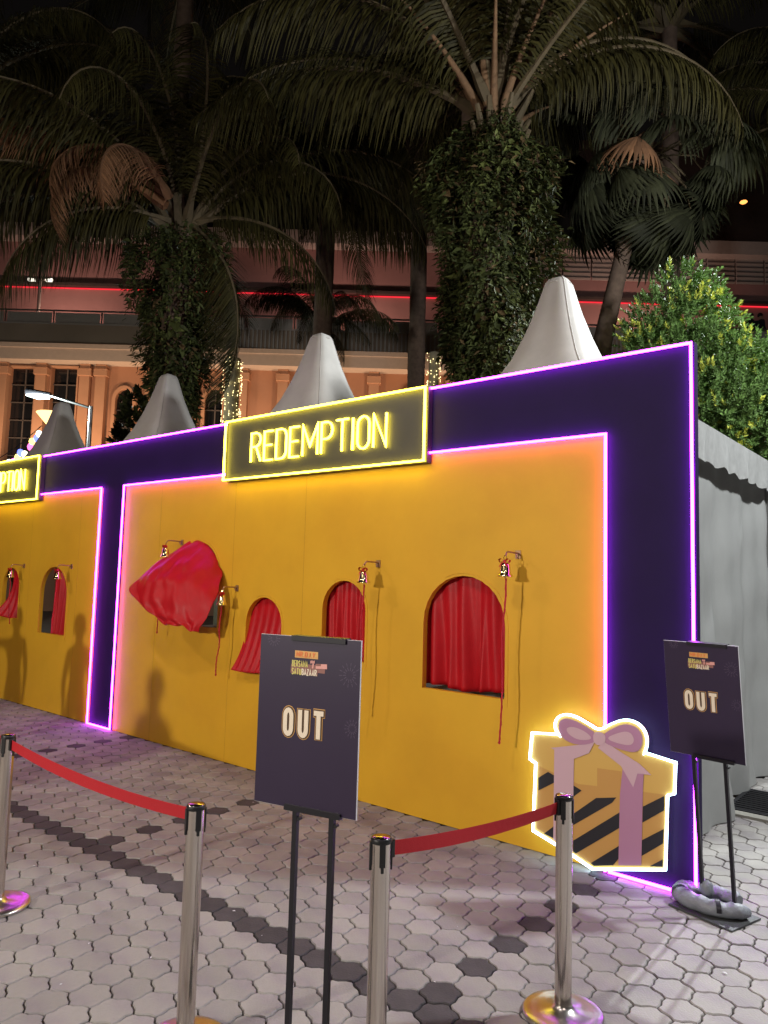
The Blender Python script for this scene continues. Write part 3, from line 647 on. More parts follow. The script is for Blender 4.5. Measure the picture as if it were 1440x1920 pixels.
# ================================================================== OUT BOARDS
def out_board(corners, Dl, Dr, legf, legbase, label, Hm, clip=(.33, .86), tilt=False):
    TL, TR, BR, BL = corners
    tl = atD(*TL, Dl); tr = atD(*TR, Dr); bl = atD(*BL, Dl * 1.0); 
    ex = (tr - tl); W_ = ex.length; ex.normalize(); up = (tl - bl)
    if not tilt: ex.z = 0; ex.normalize(); up = Vector((0, 0, up.length * .972))
    H_ = up.length; up = (up - ex * up.dot(ex)).normalized(); ez = up; ey = ez.cross(ex)   # ey points away from the camera
    if ey.dot(Vector(RW[:, 2])) < 0: ey = -ey
    f = lambda x, z, d: tuple(tl + ex * x + ez * (z - H_) - ey * d)     # d>0 towards viewer, z from board bottom
    base = tl + ex * W_ * .55; r = empty('out_sign', (base.x, base.y, 0)); tag(r, label, 'sign', 'OUT boards on floor stands'); bpy.context.view_layer.update()
    inv = r.matrix_basis.inverted()
    def add(mb, name, m, bevel=0, fix=True):
        o = mb.build(name, m, None, bevel=bevel)
        if fix: fixn(o)
        o.parent = r; o.matrix_parent_inverse = inv; return o
    mb = MB(); ribbon(mb, [(0, H_ / 2), (W_, H_ / 2)], H_, f, -.006, .0)
    add(mb, 'board', 'boardedge')
    mb = MB(); ribbon(mb, [(.0008, H_ / 2), (W_ - .0018, H_ / 2)], H_ - .002, f, .0002, .0012); add(mb, 'printed_face', 'board')
    # lettering
    h = H_ * .138; cx = W_ * .475; zc = H_ * .425; sxo = .64; gap = .44
    s = 'OUT'; tw = text_width(s, h, gap, sxo); xs = cx - tw / 2
    for wd, m, d in ((h * .37, 'gold', .0020), (h * .315, 'darkprint', .0030), (h * .265, 'gold', .0040), (h * .205, 'cream', .0050)):
        if m == 'gold' and d > .003: continue
        mb = MB(); text_ribbons(mb, s, xs, zc, h, wd, f, d - .0008, d, gap, sxo, 0, wd * .32); add(mb, 'out_lettering', m)
    # logo block
    s = 'MR.D.I.Y.'; h2 = H_ * .026; tw = text_width(s, h2, .34, 1.0); zc2 = H_ * .882
    mb = MB(); ribbon(mb, [(cx - tw / 2 - .006, zc2 + h2 / 2), (cx + tw / 2 + .008, zc2 + h2 / 2)], h2 + .009, f, .0013, .0018); add(mb, 'brand_plate', 'gold')
    mb = MB(); text_ribbons(mb, s, cx - tw / 2, zc2, h2, h2 * .26, f, .002, .0026, .34, 1.0, .12); add(mb, 'brand_lettering', 'orangeprint')
    zb = H_ * .815; mb = MB(); ribbon(mb, [(cx - W_ * .12, zb + .004), (cx + W_ * .19, zb + .000)], H_ * .042, f, .0013, .0017); ribbon(mb, [(cx - W_ * .15, zb - .004), (cx + W_ * .12, zb - .008)], H_ * .052, f, .0017, .0019); add(mb, 'logo_backing', 'brownprint')
    h3 = H_ * .034
    t1 = .30 * W_ / text_width('BERSAMA', h3, .22); 
    mb = MB(); text_ribbons(mb, 'BERSAMA', cx - W_ * .135, zb + .004, h3, h3 * .15, f, .0022, .0028, .20, .52); text_ribbons(mb, 'SATU', cx - W_ * .135, zb - h3 - .003, h3, h3 * .17, f, .0022, .0028, .20, .62); add(mb, 'logo_lettering', 'limeprint')
    xe = cx - W_ * .135 + text_width('SATU', h3, .20, .62) + h3 * .2
    mb = MB(); text_ribbons(mb, 'BAZAAR', xe, zb - h3 - .003, h3, h3 * .17, f, .0022, .0028, .20, .62); add(mb, 'logo_lettering', 'cream')
    # small raised fist drawing and flag
    mb = MB(); fx, fz = cx + W_ * .070, zb + .006
    ribbon(mb, [(fx, fz - .004), (fx + .002, fz + .012)], .006, f, .0022, .0028)
    for q in range(4): ribbon(mb, [(fx - .008 + q * .0045, fz + .012 + (q % 2) * .0012), (fx - .008 + q * .0045, fz + .021 + (q % 2) * .0016)], .0036, f, .0022, .0028)
    add(mb, 'logo_fist', 'pinkprint')
    mb = MB(); ribbon(mb, [(cx + W_ * .10, zb + .010), (cx + W_ * .21, zb + .012)], .016, f, .0022, .0027); add(mb, 'logo_flag', 'pinkprint')
    mb = MB(); ribbon(mb, [(cx + W_ * .102, zb + .015), (cx + W_ * .15, zb + .016)], .007, f, .0029, .0033); add(mb, 'logo_flag_canton', 'brownprint')
    # faint firework drawings
    for (fx, fz, rr) in ((.14 * W_, H_ * .975, W_ * .065), (.90 * W_, H_ * .80, W_ * .10), (.94 * W_, H_ * .50, W_ * .075)):
        mb = MB()
        for q in range(14):
            a = q * 2 * PI / 14 + .1
            for (ra, rb) in ((.35, .62), (.72, 1.0)):
                p0 = (fx + rr * ra * math.cos(a), fz + rr * ra * math.sin(a)); p1 = (fx + rr * rb * math.cos(a), fz + rr * rb * math.sin(a))
                if max(p0[1], p1[1]) > H_ - .005 or max(p0[0], p1[0]) > W_ - .005: continue
                ribbon(mb, [p0, p1], .0022, f, .0013, .00155 + .00002 * q)
        add(mb, 'firework_print', 'faint')
    # clips
    mb = MB(); ribbon(mb, [(W_ * clip[0], H_ - .006), (W_ * clip[1], H_ - .006)], .018, f, -.03, .008); add(mb, 'top_clip', 'darkmetal')
    mb = MB(); ribbon(mb, [(W_ * clip[0] - .004, .002), (W_ * clip[1], .002)], .018, f, -.012, .010); add(mb, 'bottom_clip', 'darkmetal')
    # legs run down to the floor behind the board
    for k, lx in enumerate(legf):
        a = Vector(f(W_ * lx, H_ - .02, -.018)); b = Vector(f(W_ * lx, 0, -.018)); d = (b - a).normalized(); t = (a.z - .012) / -d.z; e = a + d * t
        mb = MB(); sq = .0088
        q = [[a + ex * sx * sq + ey * sy * sq for sx, sy in ((-1, -1), (1, -1), (1, 1), (-1, 1))], [e + ex * sx * sq + ey * sy * sq for sx, sy in ((-1, -1), (1, -1), (1, 1), (-1, 1))]]
        mb.grid(q, closed_v=True); mb.poly(q[0]); mb.poly(q[1]); leg = add(mb, 'leg', 'darkmetal')
        mb = MB(); c0 = Vector(f(W_ * lx, -.035, -.018)) + ex * .016; mb.tube([c0 - ey * .008, c0 + ey * .008], .006, 10); add(mb, 'clamp_knob', 'black')
    mid = Vector(f(W_ * (legf[0] + legf[1]) / 2, 0, -.018)); dn = -ez; t = mid.z / -dn.z; e = mid + dn * t
    mb = MB(); ang = math.atan2(ex.y, ex.x)
    mb.box((e.x - .02, e.y - .03, .006), (.36, .27, .010), ang - .15); add(mb, 'base_plate', 'plate')
    return r, e, ang, ex
s1 = out_board([(490, 1188), (678, 1187), (669, 1530), (477, 1500)], 2.60, 2.42, (.40, .755), None, 'larger OUT board standing nearest the camera in front of the yellow wall', .59)
s2 = out_board([(1244, 1200), (1384, 1212), (1397, 1437), (1258, 1408)], 4.05, 3.76, (.30, .72), None, 'smaller OUT board at the right, leaning, its foot weighed down by a sandbag', .6, tilt=True)
# sandbag on the foot of the right board
e = s2[1]
mb = MB(); pts = []; rr = []
cxs, cys = e.x - .035, e.y + .015
for i in range(40):
    t = i / 39; a = math.radians(-150 + 300 * t) + math.radians(200)
    pts.append((cxs + .17 * math.cos(a), cys + .105 * math.sin(a), .052)); rr.append(.047 * (1 + .04 * math.sin(i * 1.1) + .03 * math.sin(i * 2.3)) * (.70 + .30 * math.sin(PI * t) ** .5))
mb.tube(pts, rr, 14); 
sb = empty('sandbag', (cxs, cys, 0)); bpy.context.view_layer.update(); tag(sb, 'grey horseshoe sandbag lying on the foot of the right OUT board', 'sandbag')
o = mb.build('bag', 'sandbag', None, True); o.parent = sb; o.matrix_parent_inverse = sb.matrix_basis.inverted()
for v in o.data.vertices:
    a_ = math.atan2(v.co.y - cys, v.co.x - cxs); v.co.z = max(.013, v.co.z * (.92 + .05 * math.sin(a_ * 9) + .04 * math.sin(a_ * 23 + v.co.z * 90)))
mb = MB(); mb.lathe([(0, .05), (.022, .045), (.036, .02), (.034, -.01), (.02, -.035), (0, -.04)], (cxs - .03, cys - .01, .095), 10)
for i, v in enumerate(mb.v): mb.v[i] = (v[0] + .006 * math.sin(i * 2.1), v[1] + .006 * math.cos(i * 1.7), v[2] + .004 * math.sin(i))
for a_ in (2.0, 3.6, 5.0):
    c_ = Vector((cxs + .17 * math.cos(a_), cys + .105 * math.sin(a_), .045)); rd = Vector((math.cos(a_), math.sin(a_) * .62, 0)).normalized(); m2 = MB(); m2.grid([[c_ + rd * .052 * math.cos(t) + Vector((0, 0, .050 * math.sin(t))) + Vector((-rd.y, rd.x, 0)) * w2 for t in [PI * k / 10 for k in range(11)]] for w2 in (-.012, .012)]); o = m2.build('strap', 'darkmetal', None, True); o.parent = sb; o.matrix_parent_inverse = sb.matrix_basis.inverted()
o = mb.build('knot', 'sandbag', None, True); o.parent = sb; o.matrix_parent_inverse = sb.matrix_basis.inverted()

# ================================================================== CANOPY TENTS
TY = 6.35; TW = 3.2
def sq_r(th, k):     # superellipse radius
    return (abs(math.cos(th)) ** k + abs(math.sin(th)) ** k) ** (-1 / k)
def make_tent():
    r = empty('canopy_tent')
    prof = [(0, 1.80), (.045, 1.795), (.085, 1.775), (.115, 1.73), (.145, 1.62), (.20, 1.42), (.28, 1.18), (.38, .93), (.52, .68), (.72, .44), (.98, .24), (1.25, .10), (1.60, .0)]
    seg = 64; rings = []
    for q, (rad, z) in enumerate(prof):
        k = 2 + 7 * (rad / 1.6) ** .55; row = []
        for i in range(seg):
            th = 2 * PI * i / seg; rr_ = rad * sq_r(th, k); ridge = .003 * math.cos(4 * (th - PI / 4)) * min(1, rad / .3) * (1 if rad < 1.4 else 0)
            row.append(((rr_ + ridge) * math.cos(th), (rr_ + ridge) * math.sin(th), 2.93 + z))
        rings.append(row)
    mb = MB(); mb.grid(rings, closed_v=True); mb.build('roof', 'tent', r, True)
    for q in range(4):
        i_ = int(seg / 8 + q * seg / 4); mb = MB(); mb.tube([Vector(rw[i_]) + Vector((0, 0, .002)) for rw in rings[2:]], .0065, 5); mb.build('roof_seam', 'tent', r, True)
    mb = MB(); mb.tube([(.118 * math.cos(a_), .118 * math.sin(a_), 4.655 + .004 * math.sin(3 * a_)) for a_ in [2 * PI * i / 24 for i in range(25)]], .006, 5, False); mb.build('cap_tie', 'tent', r, True)
    for k in range(4):
        mb = MB(); n = 70; rows = []
        for j in range(5):
            row = []
            for i in range(n + 1):
                u = -1 + 2 * i / n; wv = (.010 * math.sin(i * .9 + k + .5 * math.sin(i * .31)) + .008 * math.sin(i * .43 + 2 * k)) * j / 4 - .012 * j / 4
                zz = 2.93 - (.26 + .03 * abs(math.sin(u * PI * 4.5))) * j / 4
                x, y = u * 1.6, -1.605 - wv; a = k * PI / 2
                row.append((x * math.cos(a) - y * math.sin(a), x * math.sin(a) + y * math.cos(a), zz))
            rows.append(row)
        mb.grid(rows); mb.build('valance', 'valance', r, True)
        a = k * PI / 2 + PI / 4; mb = MB(); mb.tube([(1.55 * math.sqrt(2) * math.cos(a), 1.55 * math.sqrt(2) * math.sin(a), z) for z in (0, 2.93)], .022, 8); mb.build('leg', 'alum', r)
    return r
tent0 = make_tent()
TX = [-3.22, -6.36, -9.62, -12.9]
TLAB = ['largest white tent peak at the right, beside the leafy bush', 'white tent peak right above the whole REDEMPTION sign', 'white tent peak below the ivy clad left palm trunk', 'white tent peak nearest the left edge beside the street lamp']
tents = []
for i, x in enumerate(TX):
    t = tent0 if i == 0 else copy_tree(tent0); t.location = (x, TY + (.15 if i == 0 else 0), 0); tag(t, TLAB[i], 'tent', 'white peaked canopy tents'); tents.append(t)
# side wall of the right tent (crumpled pvc)
mb = MB(); rows = []; n, m_ = 60, 46; r6 = random.Random(3)
for j in range(m_ + 1):
    v = j / m_; row = []
    for i in range(n + 1):
        u = i / n; y = -1.58 + 3.16 * u; fl = .055 * math.sin(u * 21 + 1.5 * math.sin(v * 3)) * (.3 + v) + .022 * math.sin(u * 47 + v * 4) * (.4 + v) + .010 * math.sin(v * 31 + u * 9) + .03 * math.sin(v * 9 + u * 5) * .5
        out = .10 * v ** 3 * (1 + .6 * math.sin(u * 7)); row.append((1.48 + fl * .7 + out, y, 2.88 - 2.87 * v))
    rows.append(row)
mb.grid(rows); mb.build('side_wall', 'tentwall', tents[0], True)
mb = MB(); rows = []
for j in range(20):
    rows.append([(-1.55 + 3.1 * i / 40, 1.57 + .03 * math.sin(i * .9), 2.8 - 2.78 * j / 19) for i in range(41)])
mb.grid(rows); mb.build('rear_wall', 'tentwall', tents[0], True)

# ================================================================== GRATE AND KERB AT THE RIGHT
gr = empty('drain_grate', (-.9, 6.62, 0)); tag(gr, 'dark slatted metal grate on the ground behind the right OUT board', 'grate')
for k in range(11):
    mb = MB(); mb.box((0, -.30 + k * .06, .012), (1.5, .022, .024)); mb.build('slat', 'grate', gr)
mb = MB(); mb.box((0, -.345, .012), (1.56, .03, .028)); mb.box((0, .345, .012), (1.56, .03, .028)); mb.box((-.765, 0, .012), (.03, .66, .028)); mb.build('frame', 'grate', gr)
kb = MB(); kb.box((-.7, 6.20, .006), (2.0, .10, .03)); kb = kb.build('kerb_edge', 'kerb'); tag(kb, kind='structure')

# ================================================================== FAR BUILDING
TH = math.atan2(RW[1][0], RW[0][0]); BD = 30.0
hd = Vector((-math.sin(TH), math.cos(TH), 0))
bl_ = empty('terraced_building', tuple(hd * BD), TH); tag(bl_, 'large terracotta building with arched windows, terraces and a red light line', 'building'); bpy.context.view_layer.update()
Bm = bl_.matrix_basis.copy(); Bi = Bm.inverted()
def bloc(px, py, dv=0.0):          # point on the facade plane (dv metres behind it) -> local x, z
    r = Vector(ray(px, py)); o_ = Vector((0, 0, CAMH)); t = (BD + dv) / (r.dot(hd)); p = Bi @ (o_ + r * t); return p.x, p.z
def bpart(mb, name, m, parent=None, **k):
    o = mb.build(name, m, parent or bl_, **k); return o
z_c0 = bloc(400, 692)[1]; z_c1 = bloc(400, 662)[1]
holes = []; winsB = []
for px in (233, 401, 772, 945):
    x = bloc(px, 760)[0]; zt = bloc(px, 727)[1]; winsB.append(('arch', x, .43, zt - 4.2, zt))
for px, wd in ((39, .57), (118, .57)):
    x = bloc(px, 760)[0]; zt = bloc(px, 688)[1]; winsB.append(('rect', x, wd, zt - 5.5, zt))
for kind, x, hw, za, zb in winsB:
    if kind == 'arch':
        n = 8; pts = [(x - hw, za)]; sp = zb - hw * 1.35
        pts += [(x - hw + hw * (1 - math.cos(PI / 2 * i / n)), sp + hw * 1.35 * math.sin(PI / 2 * i / n)) for i in range(n + 1)]
        pts += [(x + hw - hw * (1 - math.cos(PI / 2 * i / n)), sp + hw * 1.35 * math.sin(PI / 2 * i / n)) for i in range(n - 1, -1, -1)] + [(x + hw, za)]
        holes.append(pts)
    else: holes.append(rect(x - hw, x + hw, za, zb))
o = panel('wall', rect(-26, 30, 0, z_c0), holes, 0, .5, ['terra', 'terra'], None); o.parent = bl_
for (kind, x, hw, za, zb), hp in zip(winsB, holes):
    mb = MB(); ribbon(mb, hp, .14 if kind == 'arch' else .06, fw, -.01, -.10); fr = fixn(bpart(mb, 'window', 'terra2'))
    mb = MB(); mb.poly([(x - hw, .32, za), (x + hw, .32, za), (x + hw, .32, zb), (x - hw, .32, zb)]); mb.build('pane', 'glass', fr)
    mb = MB()
    mb.box((x, .27, (za + zb) / 2), (.05, .05, zb - za))
    k = za + .3
    while k < zb - .5: mb.box((x, .265, k), (2 * hw, .04, .04)); k += .75
    if kind == 'arch':
        for q in range(8):
            a0, a1 = PI * q / 8, PI * (q + 1) / 8; mb.tube([(x + .30 * math.cos(a0), .27, zb - .75 + .30 * math.sin(a0)), (x + .30 * math.cos(a1), .27, zb - .75 + .30 * math.sin(a1))], .02, 5)
    mb.build('bars', 'mullion', fr)
for px in (5, 78, 160, 190, 283, 362, 455, 530, 620, 700, 845, 905, 990, 1060, 1130):
    x = bloc(px, 760)[0]; mb = MB(); mb.box((x, -.14, z_c0 / 2), (.42, .28, z_c0 - .01)); mb.box((x, -.17, z_c0 - .35), (.56, .34, .3)); bpart(mb, 'pilaster', 'terra2', bevel=.01)
mb = MB(); mb.box((0, -.25, (z_c0 + z_c1) / 2), (56, 1.0, z_c1 - z_c0)); mb.box((0, -.55, z_c1 - .10), (56, .5, .19)); bpart(mb, 'cornice', 'cornice')
# terrace slab, parapet and railing
z_s = bloc(400, 622)[1]; z_r = bloc(400, 597)[1]
mb = MB(); mb.box((0, .9, (z_c1 + z_s) / 2), (56, 2.6, z_s - z_c1 - .01)); bpart(mb, 'terrace_fascia', 'fascia')
mb = MB(); mb.box((0, -.35, z_s + .03), (56, .2, .07)); bpart(mb, 'terrace_ledge', 'cornice')
k = -24.0; n = 0
while k < 26:
    mb = MB(); mb.box((k, -.3, (z_s + z_r) / 2 + .03), (.05, .05, z_r - z_s)); bpart(mb, 'railing_post', 'mullion'); 
    mb = MB(); mb.box((k + 1.0, -.3, (z_s + z_r) / 2 + .03), (1.85, .03, (z_r - z_s) * .75)); bpart(mb, 'railing_panel', 'cornice'); k += 2.0
mb = MB(); mb.tube([(-25, -.3, z_r + .05), (27, -.3, z_r + .05)], .035, 6); bpart(mb, 'handrail', 'mullion')
# slatted louvre front above the cornice on the middle and right
for a, b in ((440, 1180),):
    xa, xb = bloc(a, 640)[0], bloc(b, 640)[0]; mb = MB(); q = xa
    while q < xb: mb.box((q, -.47, (z_c1 + z_s) / 2 + .02), (.06, .05, z_s - z_c1 - .08)); q += .17
    o = bpart(mb, 'louvre_slats', 'cornice'); o['kind'] = 'stuff'
# set back upper storeys
sb_ = 6.0
def bl2(px, py): return bloc(px, py, sb_)
z_a = z_s; z_red = bl2(400, 548)[1]; z_b = bl2(400, 462)[1]; z_b2 = bl2(400, 438)[1]
mb = MB(); mb.box((0, sb_ + .3, (z_a + z_b) / 2), (70, .5, z_b - z_a + .1)); bpart(mb, 'upper_wall', 'mauve')
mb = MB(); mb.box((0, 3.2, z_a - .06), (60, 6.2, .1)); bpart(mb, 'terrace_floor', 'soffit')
mb = MB(); mb.box((0, sb_ - .02, z_red), (70, .05, .055)); bpart(mb, 'red_light_line', 'redled')
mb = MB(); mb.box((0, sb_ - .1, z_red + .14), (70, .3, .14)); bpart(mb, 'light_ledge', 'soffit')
mb = MB(); mb.box((0, sb_ - .3, (z_b + z_b2) / 2), (70, .8, z_b2 - z_b)); bpart(mb, 'upper_fascia', 'cornice')
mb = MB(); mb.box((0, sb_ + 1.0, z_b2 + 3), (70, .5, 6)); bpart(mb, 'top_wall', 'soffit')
# perforated panels at the right
xa = bl2(1000, 500)[0]; zlo = bl2(1300, 532)[1]; zhi = bl2(1300, 455)[1]; q = xa
while q < xa + 13:
    mb = MB(); mb.box((q + .72, sb_ - .12, (zlo + zhi) / 2), (1.38, .06, zhi - zlo))
    o = bpart(mb, 'screen_panel', 'cornice')
    mb = MB()
    for j in range(9): mb.box((q + .72, sb_ - .17, zlo + .12 + j * (zhi - zlo - .2) / 8), (1.34, .03, .05))
    oo_ = mb.build('screen_slats', 'mullion', o); oo_['kind'] = 'stuff'
    q += 1.45
for px in (1378, 1434):
    a = bl2(px, 396); mb = MB(); mb.lathe([(0, .06), (.16, .04), (.18, 0), (.12, -.05), (0, -.06)], (a[0], sb_ - .9, a[1]), 12); bpart(mb, 'ceiling_light', 'lamporange')
# facade up-lights that colour the wall, fixed on the ground at its foot
for px in (60, 175, 330, 470, 610, 760, 900, 1050):
    x = bloc(px, 760)[0]; p = Bm @ Vector((x, -2.4, 5.2)); t = Bm @ Vector((x, 0, 10.2))
    lamp('facade_uplight', 'SPOT', p, 680, (1.0, 0.64, 0.38), .15, t, 110, .9)
for x in (-16, -2, 12):
    p = Bm @ Vector((x, 3.0, z_s + .5)); t = Bm @ Vector((x, sb_, z_red + .8)); lamp('terrace_light', 'SPOT', p, 700, (1.0, 0.64, 0.52), .2, t, 150, .9)
# twin headed lamps on the terrace
for px, py in ((76, 524), (1252, 503)):
    x_, z_ = bloc(px, py, 3.0); wp = Bm @ Vector((x_, 3.0, z_s)); tl_ = empty('terrace_lamp', tuple(wp), TH); tag(tl_, 'twin headed lamp on the upper terrace at the far left' if px < 500 else 'twin headed lamp on the upper terrace behind the bushy tree', 'lamp', 'lamps on the terrace')
    mb = MB(); mb.tube([(0, 0, 0), (0, 0, z_ - z_s)], [.10, .07], 8); mb.tube([(-.45, 0, z_ - z_s), (.45, 0, z_ - z_s)], .035, 6); mb.build('pole', 'cornice', tl_)
    for sx in (-1, 1):
        mb = MB(); mb.tube([(sx * .25, 0, z_ - z_s - .04), (sx * .55, 0, z_ - z_s - .02)], [.07, .09], 8); mb.build('lamp_head', 'lampterrace', tl_)
# wall mounted inverted cone lamp
wl = empty('wall_lamp', tuple(atD(95, 785, 24)), TH); mb = MB(); mb.lathe([(.01, -.35), (.12, -.2), (.45, .18), (.44, .19)], seg=20); mb.build('shade', 'lampwarm', wl, True)
mb = MB(); mb.tube([(0, 0, -.32), (0, 0, -11)], .04, 8); mb.build('pole', 'darkmetal', wl); tag(wl, 'glowing cone shaped lamp left of the leftmost tent peak', 'lamp')
# two people on the terrace (small, far)
def person(loc, rz, h, label, mats, pose='stand', group='people casting shadows on the wall', seed=0, hairlen=.0, bag=False):
    r = empty('person', loc, rz); tag(r, label, 'person', group); k = h / 1.7
    J = {'pel': (0, 0, .95), 'spn': (0, .01, 1.12), 'chs': (0, 0, 1.32), 'nek': (0, -.0, 1.46), 'hd0': (0, -.01, 1.54), 'hd1': (0, -.015, 1.63),
         'lh': (.09, 0, .90), 'lk': (.10, -.03, .50), 'la': (.10, .02, .09), 'lt': (.11, -.14, .035), 'rh': (-.09, 0, .90), 'rk': (-.12, -.06, .50), 'ra': (-.13, .0, .09), 'rt': (-.15, -.16, .035),
         'ls': (.17, 0, 1.38), 'le': (.23, .02, 1.10), 'lw': (.22, -.10, .88), 'lf': (.21, -.15, .80), 'rs': (-.17, 0, 1.38), 're': (-.23, .02, 1.10), 'rw': (-.22, -.10, .88), 'rf': (-.21, -.15, .80)}
    if pose == 'phone': J.update(rE=0) if False else J.update({'re': (-.25, -.16, 1.18), 'rw': (-.18, -.34, 1.40), 'rf': (-.17, -.36, 1.49)})
    if pose == 'raise': J.update({'re': (-.36, -.10, 1.42), 'rw': (-.40, -.18, 1.66), 'rf': (-.41, -.19, 1.75)})
    rad = {'pel': .135, 'spn': .12, 'chs': .145, 'nek': .055, 'hd0': .075, 'hd1': .098, 'lh': .10, 'rh': .10, 'lk': .062, 'rk': .062, 'la': .042, 'ra': .042, 'lt': .038, 'rt': .038, 'ls': .062, 'rs': .062, 'le': .042, 're': .042, 'lw': .03, 'rw': .03, 'lf': .034, 'rf': .034}
    E_ = [('pel', 'spn'), ('spn', 'chs'), ('chs', 'nek'), ('nek', 'hd0'), ('hd0', 'hd1'), ('pel', 'lh'), ('lh', 'lk'), ('lk', 'la'), ('la', 'lt'), ('pel', 'rh'), ('rh', 'rk'), ('rk', 'ra'), ('ra', 'rt'), ('chs', 'ls'), ('ls', 'le'), ('le', 'lw'), ('lw', 'lf'), ('chs', 'rs'), ('rs', 're'), ('re', 'rw'), ('rw', 'rf')]
    ks = list(J.keys()); ix = {a: i for i, a in enumerate(ks)}
    me = bpy.data.meshes.new('body'); me.from_pydata([tuple(c * k for c in J[a]) for a in ks], [(ix[a], ix[b]) for a, b in E_], [])
    o = bpy.data.objects.new('body', me); C.objects.link(o); o.parent = r
    sk = o.modifiers.new('skin', 'SKIN'); 
    for i, a in enumerate(ks): me.skin_vertices[0].data[i].radius = (rad[a] * k, rad[a] * k * (.72 if a in ('pel', 'spn', 'chs') else 1)); me.skin_vertices[0].data[i].use_root = (a == 'pel')
    ss = o.modifiers.new('sub', 'SUBSURF'); ss.levels = 2; ss.render_levels = 2
    bpy.context.view_layer.update(); dg = bpy.context.evaluated_depsgraph_get(); me2 = bpy.data.meshes.new_from_object(o.evaluated_get(dg)); o.modifiers.clear(); o.data = me2; me2.name = 'body'
    me2.materials.clear(); 
    for q in mats: me2.materials.append(M[q])
    for p in me2.polygons:
        c = p.center; z = c.z / k; side = abs(c.x / k)
        p.material_index = 0 if z > 1.47 or (pose == 'phone' and c.y < -.26 * k and z > 1.3) else (1 if z > .93 and not (side > .2 and z < .93) else (2 if z > .09 else 3)); p.use_smooth = True
    mb = MB(); n1, n2 = 12, 16; rows = []
    for i in range(n1 + 1):
        ph = PI * .62 * i / n1; rows.append([(.108 * k * math.sin(ph) * math.cos(2 * PI * j / n2), (.018 + .118 * math.sin(ph) * math.sin(2 * PI * j / n2)) * k, (1.645 + .115 * math.cos(ph) - (hairlen * max(0, math.sin(2 * PI * j / n2)) * (i / n1) ** 2)) * k) for j in range(n2)])
    mb.grid(rows, closed_v=True); mb.build('hair', 'hair', r, True)
    mb = MB(); mb.lathe([(0, -.012), (.010, -.008), (.013, 0), (.006, .02), (0, .03)], (0, -.118 * k, 1.575 * k), 8)
    for sx in (-1, 1): mb.lathe([(0, -.03), (.012, -.02), (.014, .01), (0, .03)], (sx * .10 * k, 0, 1.59 * k), 8)
    mb.build('face_features', 'skin', r, True)
    if pose == 'phone' or pose == 'raise':
        ph = empty('unused'); bpy.data.objects.remove(ph)
    if bag:
        mb = MB(); mb.lathe([(0, -.24), (.13, -.22), (.17, -.1), (.16, .1), (.10, .2), (0, .22)], (0, .20 * k, 1.18 * k), 14); mb.build('backpack', 'cloth1', r, True)
    return r
pt = Bi @ atD(1412, 592, BD + 2.0); 
pz = z_s - .01
for (px, rz_, lab, bag) in ((1393, .3, 'left person of the dark pair on the upper terrace at the right edge', False), (1410, 1.8, 'right person of the terrace pair, wearing a backpack, at the right edge', True)):
    x = bloc(px, 560, 1.6)[0]; wp = Bm @ Vector((x, .9, pz)); person(tuple(wp), TH + rz_, 1.74, lab, ['skin', 'cloth1', 'cloth1', 'cloth1'], 'stand', 'pair on the terrace', bag=bag)
# people standing left of the frame, whose shadows fall on the wall
person((-7.35, 2.25, 0), .5, 1.60, 'person outside the left of the frame, shadow falls beside the left purple post', ['skin', 'cloth3', 'cloth2', 'cloth1'], 'stand')
person((-8.55, 2.15, 0), .4, 1.62, 'person with a raised hand outside the frame, shadow under the leftmost window', ['skin', 'cloth1', 'cloth1', 'cloth1'], 'raise')
person((-5.75, .70, 0), -.2, 1.62, 'person outside the frame whose soft shadow falls left of the billowing curtain', ['skin', 'cloth2', 'cloth1', 'cloth1'], 'stand')

# ================================================================== STREET LAMP, FAIRY-LIT TRUNKS, COLOURED LIGHTS
a = atD(171, 762, 20.0); sl = empty('street_lamp', (a.x, a.y, 0), TH)
mb = MB(); mb.tube([(0, 0, 0), (0, 0, a.z)], [.09, .055], 12); mb.build('pole', 'alum', sl, True)
h0 = Bi.to_3x3() @ (atD(95, 742, 20.0) - a); h1 = Bi.to_3x3() @ (atD(50, 736, 20.0) - a)
mb = MB(); mb.tube([(0, 0, a.z - .05), (h0.x, h0.y, a.z + h0.z)], .035, 8); mb.build('arm', 'alum', sl, True)
mb = MB(); mb.tube([(h0.x, h0.y, a.z + h0.z + .02), (h1.x, h1.y, a.z + h1.z + .03)], [.07, .10], 10); mb.build('head', 'darkmetal', sl, True)
mb = MB(); mb.tube([(h0.x * .95 + h1.x * .05, -.03, a.z + h0.z - .06), ((h0.x + h1.x) / 2, -.04, a.z + (h0.z + h1.z) / 2 - .07), (h1.x, -.03, a.z + h1.z - .04)], [.04, .08, .05], 10); mb.build('lens', 'lampwhite', sl, True)
lamp('street_lamp_light', 'POINT', tuple(a + Bm.to_3x3() @ ((h0 + h1) / 2) - hd * .3 + Vector((0, 0, -.35))), 420, (0.85, 1.0, 0.95), .15)
tag(sl, 'grey street lamp with a lit arm reaching left, behind the leftmost tent', 'street lamp')
